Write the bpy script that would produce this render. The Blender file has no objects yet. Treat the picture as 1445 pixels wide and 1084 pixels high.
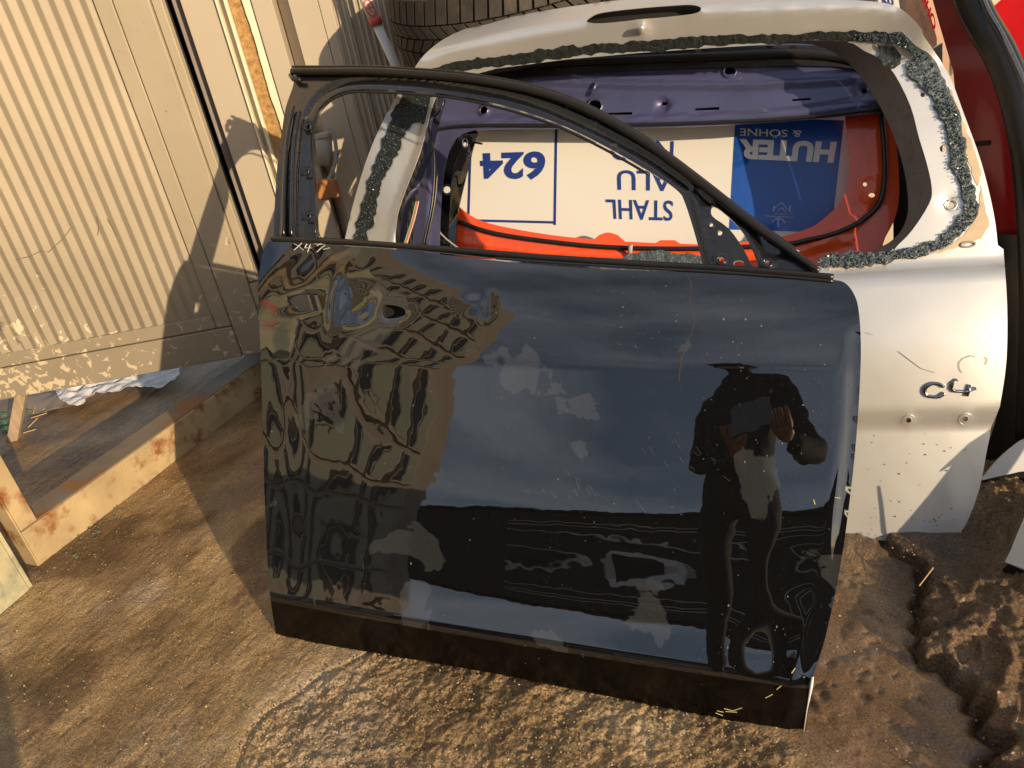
import bpy, math, random
import numpy as np
from mathutils import Vector, Matrix, geometry
random.seed(7)
R = math.radians
S = bpy.context.scene
COL = S.collection

# ------------------------------------------------------------------ camera
PITCH, ROLL, FPX, CAMH = R(27), R(11), 1084.0, 1.15
F = Vector((0, math.cos(PITCH), -math.sin(PITCH)))
r0 = Vector((1, 0, 0)); d0 = Vector((0, -math.sin(PITCH), -math.cos(PITCH)))
RT = math.cos(ROLL)*r0 + math.sin(ROLL)*d0
DN = -math.sin(ROLL)*r0 + math.cos(ROLL)*d0
CAM = Vector((0, 0, CAMH))
cd = bpy.data.cameras.new('camera'); cam = bpy.data.objects.new('camera', cd); COL.objects.link(cam)
cd.sensor_width = 36; cd.sensor_fit = 'HORIZONTAL'; cd.lens = 36*FPX/1445.0
cd.clip_start = 0.01; cd.clip_end = 400
m = Matrix.Identity(4)
for i in range(3):
    m[i][0] = RT[i]; m[i][1] = -DN[i]; m[i][2] = -F[i]; m[i][3] = CAM[i]
cam.matrix_world = m
S.camera = cam

# ------------------------------------------------------------------ sky, sun, exposure
SUN_EL, SUN_TR = 12.3, -33.5          # elevation; azimuth the light travels to, from +Y
w = bpy.data.worlds.new('World'); S.world = w; w.use_nodes = True
nt = w.node_tree; nt.nodes.clear()
def wn(t, **k):
    n = nt.nodes.new(t)
    for a, b in k.items(): setattr(n, a, b)
    return n
out = wn('ShaderNodeOutputWorld'); bg = wn('ShaderNodeBackground'); sky = wn('ShaderNodeTexSky', sky_type='NISHITA')
sky.sun_disc = False; sky.sun_elevation = R(SUN_EL); sky.sun_rotation = R(SUN_TR+180)
sky.dust_density = 1.2; sky.air_density = 1.0; sky.ozone_density = 1.5
bg.inputs['Strength'].default_value = 0.108
tc = wn('ShaderNodeTexCoord'); mp = wn('ShaderNodeMapping'); mp.inputs['Scale'].default_value = (1.2, 1.2, 5)
no = wn('ShaderNodeTexNoise'); no.inputs['Scale'].default_value = 1.7; no.inputs['Detail'].default_value = 7
rp = wn('ShaderNodeValToRGB'); rp.color_ramp.elements[0].position = .38; rp.color_ramp.elements[1].position = .68
rp.color_ramp.elements[0].color = (.12, .12, .12, 1); rp.color_ramp.elements[1].color = (.62, .62, .62, 1)
mx = wn('ShaderNodeMix', data_type='RGBA'); mx.inputs['B'].default_value = (6.1, 6.4, 7.0, 1)
L = nt.links.new
L(tc.outputs['Generated'], mp.inputs['Vector']); L(mp.outputs[0], no.inputs['Vector']); L(no.outputs['Fac'], rp.inputs['Fac'])
L(rp.outputs['Color'], mx.inputs['Factor']); L(sky.outputs[0], mx.inputs['A']); L(mx.outputs['Result'], bg.inputs['Color']); L(bg.outputs[0], out.inputs[0])
sl = bpy.data.lights.new('sun', 'SUN'); sl.energy = 4.1; sl.angle = R(.5); sl.color = (1.0, .775, .50)
so = bpy.data.objects.new('sun', sl); COL.objects.link(so)
trav = Vector((math.sin(R(SUN_TR))*math.cos(R(SUN_EL)), math.cos(R(SUN_TR))*math.cos(R(SUN_EL)), -math.sin(R(SUN_EL))))
so.rotation_euler = trav.to_track_quat('-Z', 'Y').to_euler(); so.location = (3, -4, 4)
S.view_settings.view_transform = 'Standard'; S.view_settings.look = 'None'; S.view_settings.gamma = 1
S.view_settings.use_curve_mapping = False; S.view_settings.exposure = 0.42
S.render.engine = 'CYCLES'

# ------------------------------------------------------------------ noise (numpy)
def _h(ix, iy, s):
    n = (ix.astype(np.int64)*374761393 + iy.astype(np.int64)*668265263 + s*144665) & 0x7fffffff
    n = ((n ^ (n >> 13))*1274126177) & 0x7fffffff
    return ((n ^ (n >> 16)) & 0xffff)/65535.0
def vn(x, y, s=0):
    x = np.asarray(x, float); y = np.asarray(y, float)
    ix = np.floor(x); iy = np.floor(y); fx = x-ix; fy = y-iy
    fx = fx*fx*(3-2*fx); fy = fy*fy*(3-2*fy)
    a = _h(ix, iy, s); b = _h(ix+1, iy, s); c = _h(ix, iy+1, s); d = _h(ix+1, iy+1, s)
    return a+(b-a)*fx+(c-a)*fy+(a-b-c+d)*fx*fy
def fbm(x, y, s=0, o=4):
    t = 0; a = .5; n = 0
    for i in range(o):
        t = t+a*vn(x, y, s+i*17); n += a; a *= .5; x = x*2.03+11.3; y = y*2.03+5.7
    return t/n
def sst(a, b, x): t = np.clip((x-a)/(b-a), 0, 1); return t*t*(3-2*t)

# ------------------------------------------------------------------ materials
def mat(name, col, rough=.5, metal=0, spec=.5, coat=0, coat_rough=.03, coat_ior=1.5, var=.12, vscale=6, bump=0, bscale=60, dirt=None, dscale=5, dlo=.5, dhi=.62, drough=None, stretch=(1, 1, 1)):
    M = bpy.data.materials.new(name); M.use_nodes = True; t = M.node_tree; B = t.nodes['Principled BSDF']
    N = t.nodes.new; K = t.links.new
    B.inputs['Base Color'].default_value = (*col, 1); B.inputs['Roughness'].default_value = rough
    B.inputs['Metallic'].default_value = metal; B.inputs['Specular IOR Level'].default_value = spec
    B.inputs['Coat Weight'].default_value = coat; B.inputs['Coat Roughness'].default_value = coat_rough; B.inputs['Coat IOR'].default_value = coat_ior
    tc = N('ShaderNodeTexCoord'); mp = N('ShaderNodeMapping'); mp.inputs['Scale'].default_value = stretch
    K(tc.outputs['Object'], mp.inputs['Vector'])
    n = N('ShaderNodeTexNoise'); n.inputs['Scale'].default_value = vscale; n.inputs['Detail'].default_value = 8; n.inputs['Roughness'].default_value = .6
    K(mp.outputs[0], n.inputs['Vector'])
    mr = N('ShaderNodeMapRange'); mr.inputs['From Min'].default_value = .25; mr.inputs['From Max'].default_value = .75
    mr.inputs['To Min'].default_value = 1-var; mr.inputs['To Max'].default_value = 1+var
    K(n.outputs['Fac'], mr.inputs['Value'])
    vm = N('ShaderNodeVectorMath'); vm.operation = 'SCALE'; vm.inputs[0].default_value = col; K(mr.outputs[0], vm.inputs['Scale'])
    last = vm.outputs[0]
    M['last'] = 1
    if dirt is not None:
        d = N('ShaderNodeTexNoise'); d.inputs['Scale'].default_value = dscale; d.inputs['Detail'].default_value = 9; d.inputs['Roughness'].default_value = .65
        K(mp.outputs[0], d.inputs['Vector'])
        r2 = N('ShaderNodeMapRange'); r2.inputs['From Min'].default_value = dlo; r2.inputs['From Max'].default_value = dhi; K(d.outputs['Fac'], r2.inputs['Value'])
        mx = N('ShaderNodeMix'); mx.data_type = 'RGBA'; mx.inputs['B'].default_value = (*dirt, 1)
        K(r2.outputs[0], mx.inputs['Factor']); K(last, mx.inputs['A']); last = mx.outputs['Result']
        if drough is not None:
            r3 = N('ShaderNodeMapRange'); K(r2.outputs[0], r3.inputs['Value']); r3.inputs['To Min'].default_value = rough; r3.inputs['To Max'].default_value = drough
            K(r3.outputs[0], B.inputs['Roughness'])
    K(last, B.inputs['Base Color'])
    if bump:
        b = N('ShaderNodeTexNoise'); b.inputs['Scale'].default_value = bscale; b.inputs['Detail'].default_value = 6; K(mp.outputs[0], b.inputs['Vector'])
        bp = N('ShaderNodeBump'); bp.inputs['Strength'].default_value = 1; bp.inputs['Distance'].default_value = bump; K(b.outputs['Fac'], bp.inputs['Height'])
        K(bp.outputs[0], B.inputs['Normal'])
    return M

# gate paint with mud splashes that thin out upwards
def gate_mat(name, col, splash=(.56, .46, .32), amount=1.0, rustlow=0.0):
    M = mat(name, col, rough=.62, var=.16, vscale=2.2, bump=.0008, bscale=25, dirt=(.24, .18, .11), dscale=38, dlo=.66, dhi=.72)
    t = M.node_tree; N = t.nodes.new; K = t.links.new; B = t.nodes['Principled BSDF']
    src = B.inputs['Base Color'].links[0].from_socket
    tc = N('ShaderNodeTexCoord'); sp = N('ShaderNodeSeparateXYZ'); K(tc.outputs['Object'], sp.inputs[0])
    n = N('ShaderNodeTexNoise'); n.inputs['Scale'].default_value = 38; n.inputs['Detail'].default_value = 3; n.inputs['Distortion'].default_value = .8
    K(tc.outputs['Object'], n.inputs['Vector'])
    big = N('ShaderNodeTexNoise'); big.inputs['Scale'].default_value = 2.2; big.inputs['Detail'].default_value = 3; K(tc.outputs['Object'], big.inputs['Vector'])
    z = N('ShaderNodeMapRange'); z.inputs['From Min'].default_value = .02; z.inputs['From Max'].default_value = .95
    z.inputs['To Min'].default_value = .08*amount; z.inputs['To Max'].default_value = -.22
    K(sp.outputs['Z'], z.inputs['Value'])
    xl = N('ShaderNodeMapRange'); xl.inputs['From Min'].default_value = -1.9; xl.inputs['From Max'].default_value = -1.1
    xl.inputs['To Min'].default_value = .03; xl.inputs['To Max'].default_value = -.12; K(sp.outputs['X'], xl.inputs['Value'])
    a1 = N('ShaderNodeMath'); a1.operation = 'ADD'; K(n.outputs['Fac'], a1.inputs[0]); K(z.outputs[0], a1.inputs[1])
    a3 = N('ShaderNodeMath'); a3.operation = 'ADD'; K(a1.outputs[0], a3.inputs[0]); K(xl.outputs[0], a3.inputs[1])
    bm = N('ShaderNodeMath'); bm.operation = 'MULTIPLY_ADD'; K(big.outputs['Fac'], bm.inputs[0]); bm.inputs[1].default_value = .25; K(a3.outputs[0], bm.inputs[2])
    th = N('ShaderNodeMapRange'); th.inputs['From Min'].default_value = .64; th.inputs['From Max'].default_value = .66; K(bm.outputs[0], th.inputs['Value'])
    mx = N('ShaderNodeMix'); mx.data_type = 'RGBA'; mx.inputs['B'].default_value = (*splash, 1); K(th.outputs[0], mx.inputs['Factor']); K(src, mx.inputs['A'])
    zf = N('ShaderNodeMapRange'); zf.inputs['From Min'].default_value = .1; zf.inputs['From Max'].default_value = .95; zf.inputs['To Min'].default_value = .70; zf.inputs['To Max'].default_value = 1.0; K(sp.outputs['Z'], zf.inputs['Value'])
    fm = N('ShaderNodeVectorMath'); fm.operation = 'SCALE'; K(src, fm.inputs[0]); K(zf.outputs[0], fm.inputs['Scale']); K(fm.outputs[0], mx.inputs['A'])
    last = mx.outputs['Result']
    # rust bleeding along the very bottom
    rz = N('ShaderNodeMapRange'); rz.inputs['From Min'].default_value = .05+rustlow; rz.inputs['From Max'].default_value = .16+rustlow; rz.inputs['To Min'].default_value = .22; rz.inputs['To Max'].default_value = -.1
    K(sp.outputs['Z'], rz.inputs['Value'])
    rn = N('ShaderNodeTexNoise'); rn.inputs['Scale'].default_value = 14; rn.inputs['Detail'].default_value = 8; K(tc.outputs['Object'], rn.inputs['Vector'])
    ra = N('ShaderNodeMath'); ra.operation = 'ADD'; K(rn.outputs['Fac'], ra.inputs[0]); K(rz.outputs[0], ra.inputs[1])
    rt = N('ShaderNodeMapRange'); rt.inputs['From Min'].default_value = .70; rt.inputs['From Max'].default_value = .95; K(ra.outputs[0], rt.inputs['Value'])
    m2 = N('ShaderNodeMix'); m2.data_type = 'RGBA'; m2.inputs['B'].default_value = (.30, .13, .04, 1); K(rt.outputs[0], m2.inputs['Factor']); K(last, m2.inputs['A'])
    K(m2.outputs['Result'], B.inputs['Base Color'])
    return M

BEIGE = (.37, .31, .225)
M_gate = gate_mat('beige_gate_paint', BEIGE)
M_wall = mat('beige_wall_paint', (.42, .36, .28), rough=.55, var=.05, vscale=3, bump=.0004, bscale=20, dirt=(.36, .29, .2), dscale=30, dlo=.70, dhi=.76)
M_cream = mat('cream_trim', (.72, .66, .50), rough=.5, var=.06)
M_osb = mat('particle_board', (.36, .21, .08), rough=.9, var=.55, vscale=70, bump=.003, bscale=120)
M_dark = mat('dark_void', (.012, .011, .010), rough=.9)
M_brown = mat('brown_post', (.26, .22, .19), rough=.8, var=.2)
M_beam = mat('ochre_beam_paint', (.40, .30, .165), rough=.6, var=.28, vscale=7, bump=.0010, bscale=40, dirt=(.22, .085, .025), dscale=12, dlo=.51, dhi=.64, drough=.85)
M_beamtop = mat('darker_beam_top', (.19, .155, .115), rough=.8, var=.3, vscale=9, bump=.001, bscale=50, dirt=(.26, .12, .04), dscale=6, dlo=.53, dhi=.62)  # darker tone with rust patches for the beam's top face
M_black = mat('black_car_paint', (.004, .004, .0045), rough=.35, coat=1, coat_rough=.012, coat_ior=2.0, var=.2)
M_frame = mat('black_frame_paint', (.012, .012, .014), rough=.22, coat=.6, coat_rough=.06, var=.3, vscale=20, dirt=(.08, .065, .045), dscale=22, dlo=.62, dhi=.72, drough=.6, bump=.0003, bscale=60)
M_satin = mat('satin_black_rubber', (.014, .0125, .012), rough=.32, var=.25, vscale=30, dirt=(.07, .065, .055), dscale=90, dlo=.74, dhi=.78)
M_rubber = mat('tyre_rubber', (.035, .030, .026), rough=.75, var=.3, vscale=12, bump=.0010, bscale=90, dirt=(.10, .075, .05), dscale=9, dlo=.5, dhi=.75)
M_silver = mat('silver_car_paint', (.66, .655, .645), rough=.38, metal=.62, coat=.5, coat_rough=.06, var=.05, vscale=7, dirt=(.42, .36, .28), dscale=60, dlo=.71, dhi=.76)
M_silvershade = mat('shaded_silver_paint', (.20, .195, .18), rough=.6, metal=.3, var=.15, vscale=30, dirt=(.12, .10, .08), dscale=50, dlo=.6, dhi=.7)  # silver paint on the return, with its shade put into the colour
M_blue = mat('violet_blue_paint', (.068, .070, .155), rough=.28, metal=.25, coat=.5, coat_rough=.08, var=.15, vscale=8, dirt=(.20, .18, .2), dscale=26, dlo=.66, dhi=.74, drough=.6)
M_orange = mat('orange_red_paint', (.78, .085, .012), rough=.3, coat=.6, coat_rough=.06, var=.08, dirt=(.4, .12, .05), dscale=25, dlo=.7, dhi=.78)
M_red = mat('dark_red_paint', (.20, .004, .006), rough=.3, coat=.5, coat_rough=.1, var=.2)
M_bred = mat('bright_red_paint', (.55, .008, .01), rough=.25, coat=.8, coat_rough=.05, var=.1, dirt=(.4, .2, .18), dscale=30, dlo=.68, dhi=.75)
M_white = mat('white_sign_sheet', (.66, .65, .62), rough=.35, var=.04, vscale=3, coat=.2)
M_wpaint = mat('white_car_paint', (.72, .72, .71), rough=.3, coat=.6, var=.03)
M_navy = mat('navy_print', (.012, .035, .22), rough=.4, var=.05)
M_signblue = mat('sign_blue', (.010, .07, .35), rough=.3, coat=.3, var=.25, vscale=4, stretch=(1, 1, .35))
M_pale = mat('pale_blue_print', (.35, .42, .62), rough=.4)
M_gluedk = mat('black_and_shaded_sealant', (.018, .022, .022), rough=.35, var=.6, vscale=60, bump=.003, bscale=120, dirt=(.10, .12, .12), dscale=200, dlo=.66, dhi=.70)  # black sealant; also holds the shade on the underside of the top band
M_glue = mat('glass_crumb_sealant', (.060, .082, .096), rough=.42, var=.55, vscale=110, bump=.003, bscale=170, dirt=(.22, .26, .27), dscale=240, dlo=.62, dhi=.68)
M_crumb = mat('green_glass_crumbs', (.10, .18, .16), rough=.08, var=.3, coat=1)
M_rust = mat('rusty_metal', (.36, .15, .05), rough=.85, var=.4, vscale=60, bump=.001, bscale=150)
M_greymetal = mat('grey_painted_metal', (.32, .32, .29), rough=.55, var=.2, dirt=(.3, .14, .05), dscale=40, dlo=.6, dhi=.68)
M_cloth = mat('white_plastic_sheet', (.74, .72, .70), rough=.5, var=.08, bump=.002, bscale=30)
M_card = mat('brown_cardboard', (.36, .22, .16), rough=.9, var=.1)
M_redtext = mat('red_print', (.75, .01, .015), rough=.5)
M_wood = mat('weathered_wood', (.36, .27, .18), rough=.85, var=.3, vscale=20, stretch=(4, 4, .5))
M_leaf = mat('green_leaf', (.10, .22, .04), rough=.5, var=.3)
M_skin = mat('skin', (.45, .26, .18), rough=.5)
M_coat = mat('dark_work_clothes', (.02, .02, .022), rough=.85)
M_straw = mat('dry_straw', (.55, .38, .16), rough=.8)
M_speck = mat('dark_mud', (.06, .04, .03), rough=.9)
M_tan = mat('stained_primer', (.52, .40, .27), rough=.6, var=.2, vscale=30)
M_scratch = mat('bare_scratch', (.20, .20, .20), rough=.5)
M_yellow = mat('yellow_scrape', (.55, .5, .18), rough=.6)
M_redchalk = mat('red_crayon', (.22, .02, .02), rough=.8, var=.4, vscale=200)

# black door paint: dried water marks and dust sit on the gloss as patches with ragged edges
def door_paint():
    M = M_black; t = M.node_tree; N = t.nodes.new; K = t.links.new; B = t.nodes['Principled BSDF']
    B.inputs['Specular IOR Level'].default_value = 0
    tc = N('ShaderNodeTexCoord')
    n = N('ShaderNodeTexNoise'); n.inputs['Scale'].default_value = 5.2; n.inputs['Detail'].default_value = 5; n.inputs['Roughness'].default_value = .55; n.inputs['Distortion'].default_value = .35
    K(tc.outputs['Object'], n.inputs['Vector'])
    th = N('ShaderNodeMapRange'); th.inputs['From Min'].default_value = .60; th.inputs['From Max'].default_value = .608; K(n.outputs['Fac'], th.inputs['Value'])
    f = N('ShaderNodeTexNoise'); f.inputs['Scale'].default_value = 420; f.inputs['Detail'].default_value = 2; K(tc.outputs['Object'], f.inputs['Vector'])
    ft = N('ShaderNodeMapRange'); ft.inputs['From Min'].default_value = .70; ft.inputs['From Max'].default_value = .76; K(f.outputs['Fac'], ft.inputs['Value'])
    ad = N('ShaderNodeMath'); ad.operation = 'MULTIPLY_ADD'; K(th.outputs[0], ad.inputs[0]); ad.inputs[1].default_value = .045; ad.inputs[2].default_value = 0
    mx = N('ShaderNodeMath'); mx.operation = 'MULTIPLY_ADD'; K(ft.outputs[0], mx.inputs[0]); mx.inputs[1].default_value = .10; K(ad.outputs[0], mx.inputs[2])
    c = N('ShaderNodeMix'); c.data_type = 'RGBA'; c.inputs['A'].default_value = (.004, .004, .0045, 1); c.inputs['B'].default_value = (.5, .52, .55, 1)
    K(mx.outputs[0], c.inputs['Factor']); K(c.outputs['Result'], B.inputs['Base Color'])
    rr = N('ShaderNodeMapRange'); K(th.outputs[0], rr.inputs['Value']); rr.inputs['To Min'].default_value = .012; rr.inputs['To Max'].default_value = .06
    K(rr.outputs[0], B.inputs['Coat Roughness'])
    b = N('ShaderNodeTexNoise'); b.inputs['Scale'].default_value = 14; b.inputs['Detail'].default_value = 2; K(tc.outputs['Object'], b.inputs['Vector'])
    bp = N('ShaderNodeBump'); bp.inputs['Distance'].default_value = .00035; K(b.outputs['Fac'], bp.inputs['Height'])
    K(bp.outputs[0], B.inputs['Coat Normal'])
door_paint()

# ------------------------------------------------------------------ helpers
def ray(x, y):
    return (F*FPX + RT*(x-722.5) + DN*(y-542)).normalized()
def on(x, y, p0, n):
    d = ray(x, y); p0 = Vector(p0); n = Vector(n)
    return CAM + d*((p0-CAM).dot(n)/d.dot(n))
def gr(x, y, z=0): return on(x, y, (0, 0, z), (0, 0, 1))
def tag(o, label=None, cat=None, group=None, kind=None):
    if label: o['label'] = label
    if cat: o['category'] = cat
    if group: o['group'] = group
    if kind: o['kind'] = kind
    return o
def empty(name, loc, label=None, cat=None, group=None):
    o = bpy.data.objects.new(name, None); o.location = loc; o.empty_display_size = .05; COL.objects.link(o)
    return tag(o, label, cat, group)
def link(name, verts, faces, material, parent=None, smooth=False):
    me = bpy.data.meshes.new(name); me.from_pydata([tuple(v) for v in verts], [], faces); me.update()
    if smooth: me.polygons.foreach_set('use_smooth', [True]*len(me.polygons))
    o = bpy.data.objects.new(name, me); COL.objects.link(o)
    for mm in (material if isinstance(material, list) else [material]): me.materials.append(mm)
    if parent is not None:
        o.parent = parent
        o.matrix_parent_inverse = Matrix.Translation(-parent.location)   # meshes sit at the world origin, roots at their base
    return o
class Surf:
    def __init__(s, origin, u, lean, D=None, n_off=0):
        s.o = Vector(origin); s.u = Vector(u).normalized()
        hn = Vector((s.u.y, -s.u.x, 0))
        if hn.dot(CAM-s.o) < 0: hn = -hn
        s.w = Vector((0, 0, 1))*math.cos(R(lean)) - hn*math.sin(R(lean))
        s.n = s.u.cross(s.w)
        if s.n.dot(CAM-s.o) < 0: s.n = -s.n
        s.D = D or (lambda u, v: 0*u); s.k = n_off
    def uv(s, x, y, off=0):
        d = s.k+off
        for _ in range(8):
            p = on(x, y, s.o+s.n*d, s.n); q = p-s.o
            u, v = q.dot(s.u), q.dot(s.w); d = s.k+off+float(s.D(np.float64(u), np.float64(v)))
        return (u, v)
    def P(s, u, v, off=0): return s.o+s.u*u+s.w*v+s.n*(s.k+off+float(s.D(np.float64(u), np.float64(v))))
    def px(s, x, y, off=0): return s.P(*s.uv(x, y, off), off)
def spl(pts, n=6, closed=False):
    """Catmull-Rom through 2-D/3-D points"""
    P_ = [np.array(p, float) for p in pts]; N_ = len(P_); out = []
    rng = range(N_ if closed else N_-1)
    for i in rng:
        a = P_[(i-1) % N_] if closed or i > 0 else P_[0]; b = P_[i]; c = P_[(i+1) % N_]; d = P_[(i+2) % N_] if closed or i+2 < N_ else P_[-1]
        for k in range(n):
            t = k/n
            out.append(.5*((2*b)+(-a+c)*t+(2*a-5*b+4*c-d)*t*t+(-a+3*b-3*c+d)*t**3))
    if not closed: out.append(P_[-1])
    return [tuple(p) for p in out]
def dens(pts, step, closed=True):
    out = []; n = len(pts)
    for i in range(n if closed else n-1):
        a = np.array(pts[i], float); b = np.array(pts[(i+1) % n], float); k = max(1, int(np.linalg.norm(b-a)/step))
        for j in range(k): out.append(tuple(a+(b-a)*j/k))
    if not closed: out.append(tuple(pts[-1]))
    return out
def jag(pts, amp, step=4, closed=True, seed=1):
    rnd = random.Random(seed); q = dens(pts, step, closed); n = len(q); out = []
    j = [rnd.gauss(0, amp) for _ in q]
    for i, p in enumerate(q):
        a = q[(i-1) % n]; b = q[(i+1) % n]; t = (b[0]-a[0], b[1]-a[1]); l = math.hypot(*t) or 1
        k = j[i]+.6*j[(i-1) % n]
        out.append((p[0]-t[1]/l*k, p[1]+t[0]/l*k))
    return out
def circ(x, y, r, n=14, ry=None, rot=0):
    ry = ry or r
    return [(x+r*math.cos(a)*math.cos(rot)-ry*math.sin(a)*math.sin(rot), y+r*math.cos(a)*math.sin(rot)+ry*math.sin(a)*math.cos(rot)) for a in [2*math.pi*i/n for i in range(n)]]
def inpoly(X, Y, poly):
    r = np.zeros(X.shape, bool); n = len(poly); j = n-1
    for i in range(n):
        xi, yi = poly[i]; xj, yj = poly[j]
        if yi != yj:
            c = ((yi > Y) != (yj > Y)) & (X < (xj-xi)*(Y-yi)/(yj-yi)+xi); r ^= c
        j = i
    return r
def mindist(X, Y, poly, closed=True):
    d = np.full(X.shape, 1e9); n = len(poly)
    for i in range(n if closed else n-1):
        ax, ay = poly[i]; bx, by = poly[(i+1) % n]; vx, vy = bx-ax, by-ay; l = vx*vx+vy*vy+1e-12
        t = np.clip(((X-ax)*vx+(Y-ay)*vy)/l, 0, 1); d = np.minimum(d, np.hypot(X-ax-t*vx, Y-ay-t*vy))
    return d
def sheet(name, surf, outline, holes, material, parent=None, res=.02, off=0, thick=.002, relief=None, px=True, smooth=True):
    """thin sheet with real holes following a curved surface; outline in photo pixels or (u, v)"""
    O = [surf.uv(*p, off) for p in outline] if px else list(outline)
    H = [[surf.uv(*p, off) for p in h] if px else list(h) for h in holes]
    O = dens(O, res); H = [dens(h, res) for h in H]
    xs = [p[0] for p in O]; ys = [p[1] for p in O]
    gx = np.arange(min(xs)+res*.5, max(xs), res); gy = np.arange(min(ys)+res*.5, max(ys), res)
    X, Y = np.meshgrid(gx, gy); X = X.ravel(); Y = Y.ravel()
    X = X+((np.arange(X.size)*.61803) % 1-.5)*res*.02
    k = inpoly(X, Y, O) & (mindist(X, Y, O) > res*.35)
    for h in H: k &= ~inpoly(X, Y, h) & (mindist(X, Y, h) > res*.35)
    pts = []; edges = []
    for loop in [O]+H:
        b = len(pts); pts += loop; edges += [(b+i, b+(i+1) % len(loop)) for i in range(len(loop))]
    pts += list(zip(X[k], Y[k]))
    V, E_, Fc, _, _, _ = geometry.delaunay_2d_cdt([Vector(p) for p in pts], edges, [], 0, 1e-7)
    V = np.array([(v.x, v.y) for v in V]); Fc = np.array(Fc)
    c = V[Fc].mean(1); k = inpoly(c[:, 0], c[:, 1], O)
    for h in H: k &= ~inpoly(c[:, 0], c[:, 1], h)
    Fc = Fc[k]
    used = np.unique(Fc); remap = -np.ones(len(V), int); remap[used] = np.arange(len(used)); V = V[used]; Fc = remap[Fc]
    dd = surf.D(V[:, 0], V[:, 1])+surf.k+off
    if relief is not None: dd = dd+relief(V[:, 0], V[:, 1])
    o_, u_, w_, n_ = [np.array(q) for q in (surf.o, surf.u, surf.w, surf.n)]
    Pt = o_+V[:, :1]*u_+V[:, 1:]*w_+dd[:, None]*n_
    # winding so that the normal follows +n
    a, b, cc = Pt[Fc[0, 0]], Pt[Fc[0, 1]], Pt[Fc[0, 2]]
    if np.dot(np.cross(b-a, cc-a), n_) < 0: Fc = Fc[:, ::-1]
    nV = len(V); verts = [Pt]; faces = [tuple(f) for f in Fc.tolist()]
    if thick:
        verts.append(Pt-n_*thick); faces += [tuple(nV+i for i in f[::-1]) for f in Fc.tolist()]
        from collections import Counter
        cnt = {}
        for f in Fc.tolist():
            for i in range(3):
                e = (f[i], f[(i+1) % 3]); cnt[e] = 1
        base = 2*nV; rim = []; rv = []
        for (i, j) in cnt:
            if (j, i) not in cnt:
                q = base+len(rv); rv += [Pt[i], Pt[j], Pt[j]-n_*thick, Pt[i]-n_*thick]; rim.append((q+1, q, q+3, q+2))
        verts.append(np.array(rv)); faces += rim
    allv = np.concatenate(verts)
    return link(name, allv.tolist(), faces, material, parent, smooth)
def tube(path, r, seg=8, cap=True):
    path = [Vector(p) for p in path]; V = []; Fs = []; n = len(path); up = None
    for i, p in enumerate(path):
        t = (path[min(i+1, n-1)]-path[max(i-1, 0)]).normalized()
        if up is None: up = t.orthogonal().normalized()
        up = (up-t*up.dot(t)).normalized(); s = t.cross(up)
        rr = r[i] if isinstance(r, (list, tuple)) else r
        for k in range(seg):
            a = 2*math.pi*k/seg; V.append(p+(up*math.cos(a)+s*math.sin(a))*rr)
    for i in range(n-1):
        for k in range(seg):
            Fs.append((i*seg+k, i*seg+(k+1) % seg, (i+1)*seg+(k+1) % seg, (i+1)*seg+k))
    if cap: Fs.append(tuple(range(seg))[::-1]); Fs.append(tuple((n-1)*seg+k for k in range(seg)))
    return V, Fs
def tubeo(name, path, r, material, parent=None, seg=8):
    V, Fs = tube(path, r, seg); return link(name, V, Fs, material, parent, True)
def join(parts):
    V = []; Fs = []
    for v, f in parts:
        b = len(V); V += list(v); Fs += [tuple(b+i for i in q) for q in f]
    return V, Fs
def boxm(c, U, W, N, bev=0):
    """box from centre, half vectors; optional chamfer"""
    c = Vector(c); U = Vector(U); W = Vector(W); N = Vector(N)
    if not bev:
        V = [c+U*a+W*b+N*d for a in (-1, 1) for b in (-1, 1) for d in (-1, 1)]
        Fs = [(0, 1, 3, 2), (4, 6, 7, 5), (0, 4, 5, 1), (2, 3, 7, 6), (0, 2, 6, 4), (1, 5, 7, 3)]
        if U.cross(W).dot(N) < 0: Fs = [f[::-1] for f in Fs]
        return V, Fs
    lu, lw, ln = U.length, W.length, N.length; b = min(bev, lu*.45, lw*.45, ln*.45)
    V = []; 
    for a in (-1, 1):
        for q in (-1, 1):
            for d in (-1, 1):
                V += [c+U*a*(1-b/lu)*1+W*q*(1-b/lw)+N*d, c+U*a*(1-b/lu)+W*q+N*d*(1-b/ln), c+U*a+W*q*(1-b/lw)+N*d*(1-b/ln)]
    import bmesh
    bm = bmesh.new(); vs = [bm.verts.new(v) for v in V]; bmesh.ops.convex_hull(bm, input=vs)
    bm.verts.index_update(); VV = [v.co.copy() for v in bm.verts]; FF = [tuple(v.index for v in f.verts) for f in bm.faces]; bm.free()
    return VV, FF
def ringm(surf, x, y, r, tr, off=0, ry=None, n=18):
    """small torus lying on a surface round pixel x, y (r in metres)"""
    u, v = surf.uv(x, y, off); pth = [surf.P(u+r*math.cos(a), v+(ry or r)*math.sin(a), off) for a in [2*math.pi*i/n for i in range(n+1)]]
    return tube(pth, tr, 6, False)
def strokes(surf, lines, r, off=.001):
    return join([tube([surf.px(*p, off) for p in l], r, 5) for l in lines])
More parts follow.
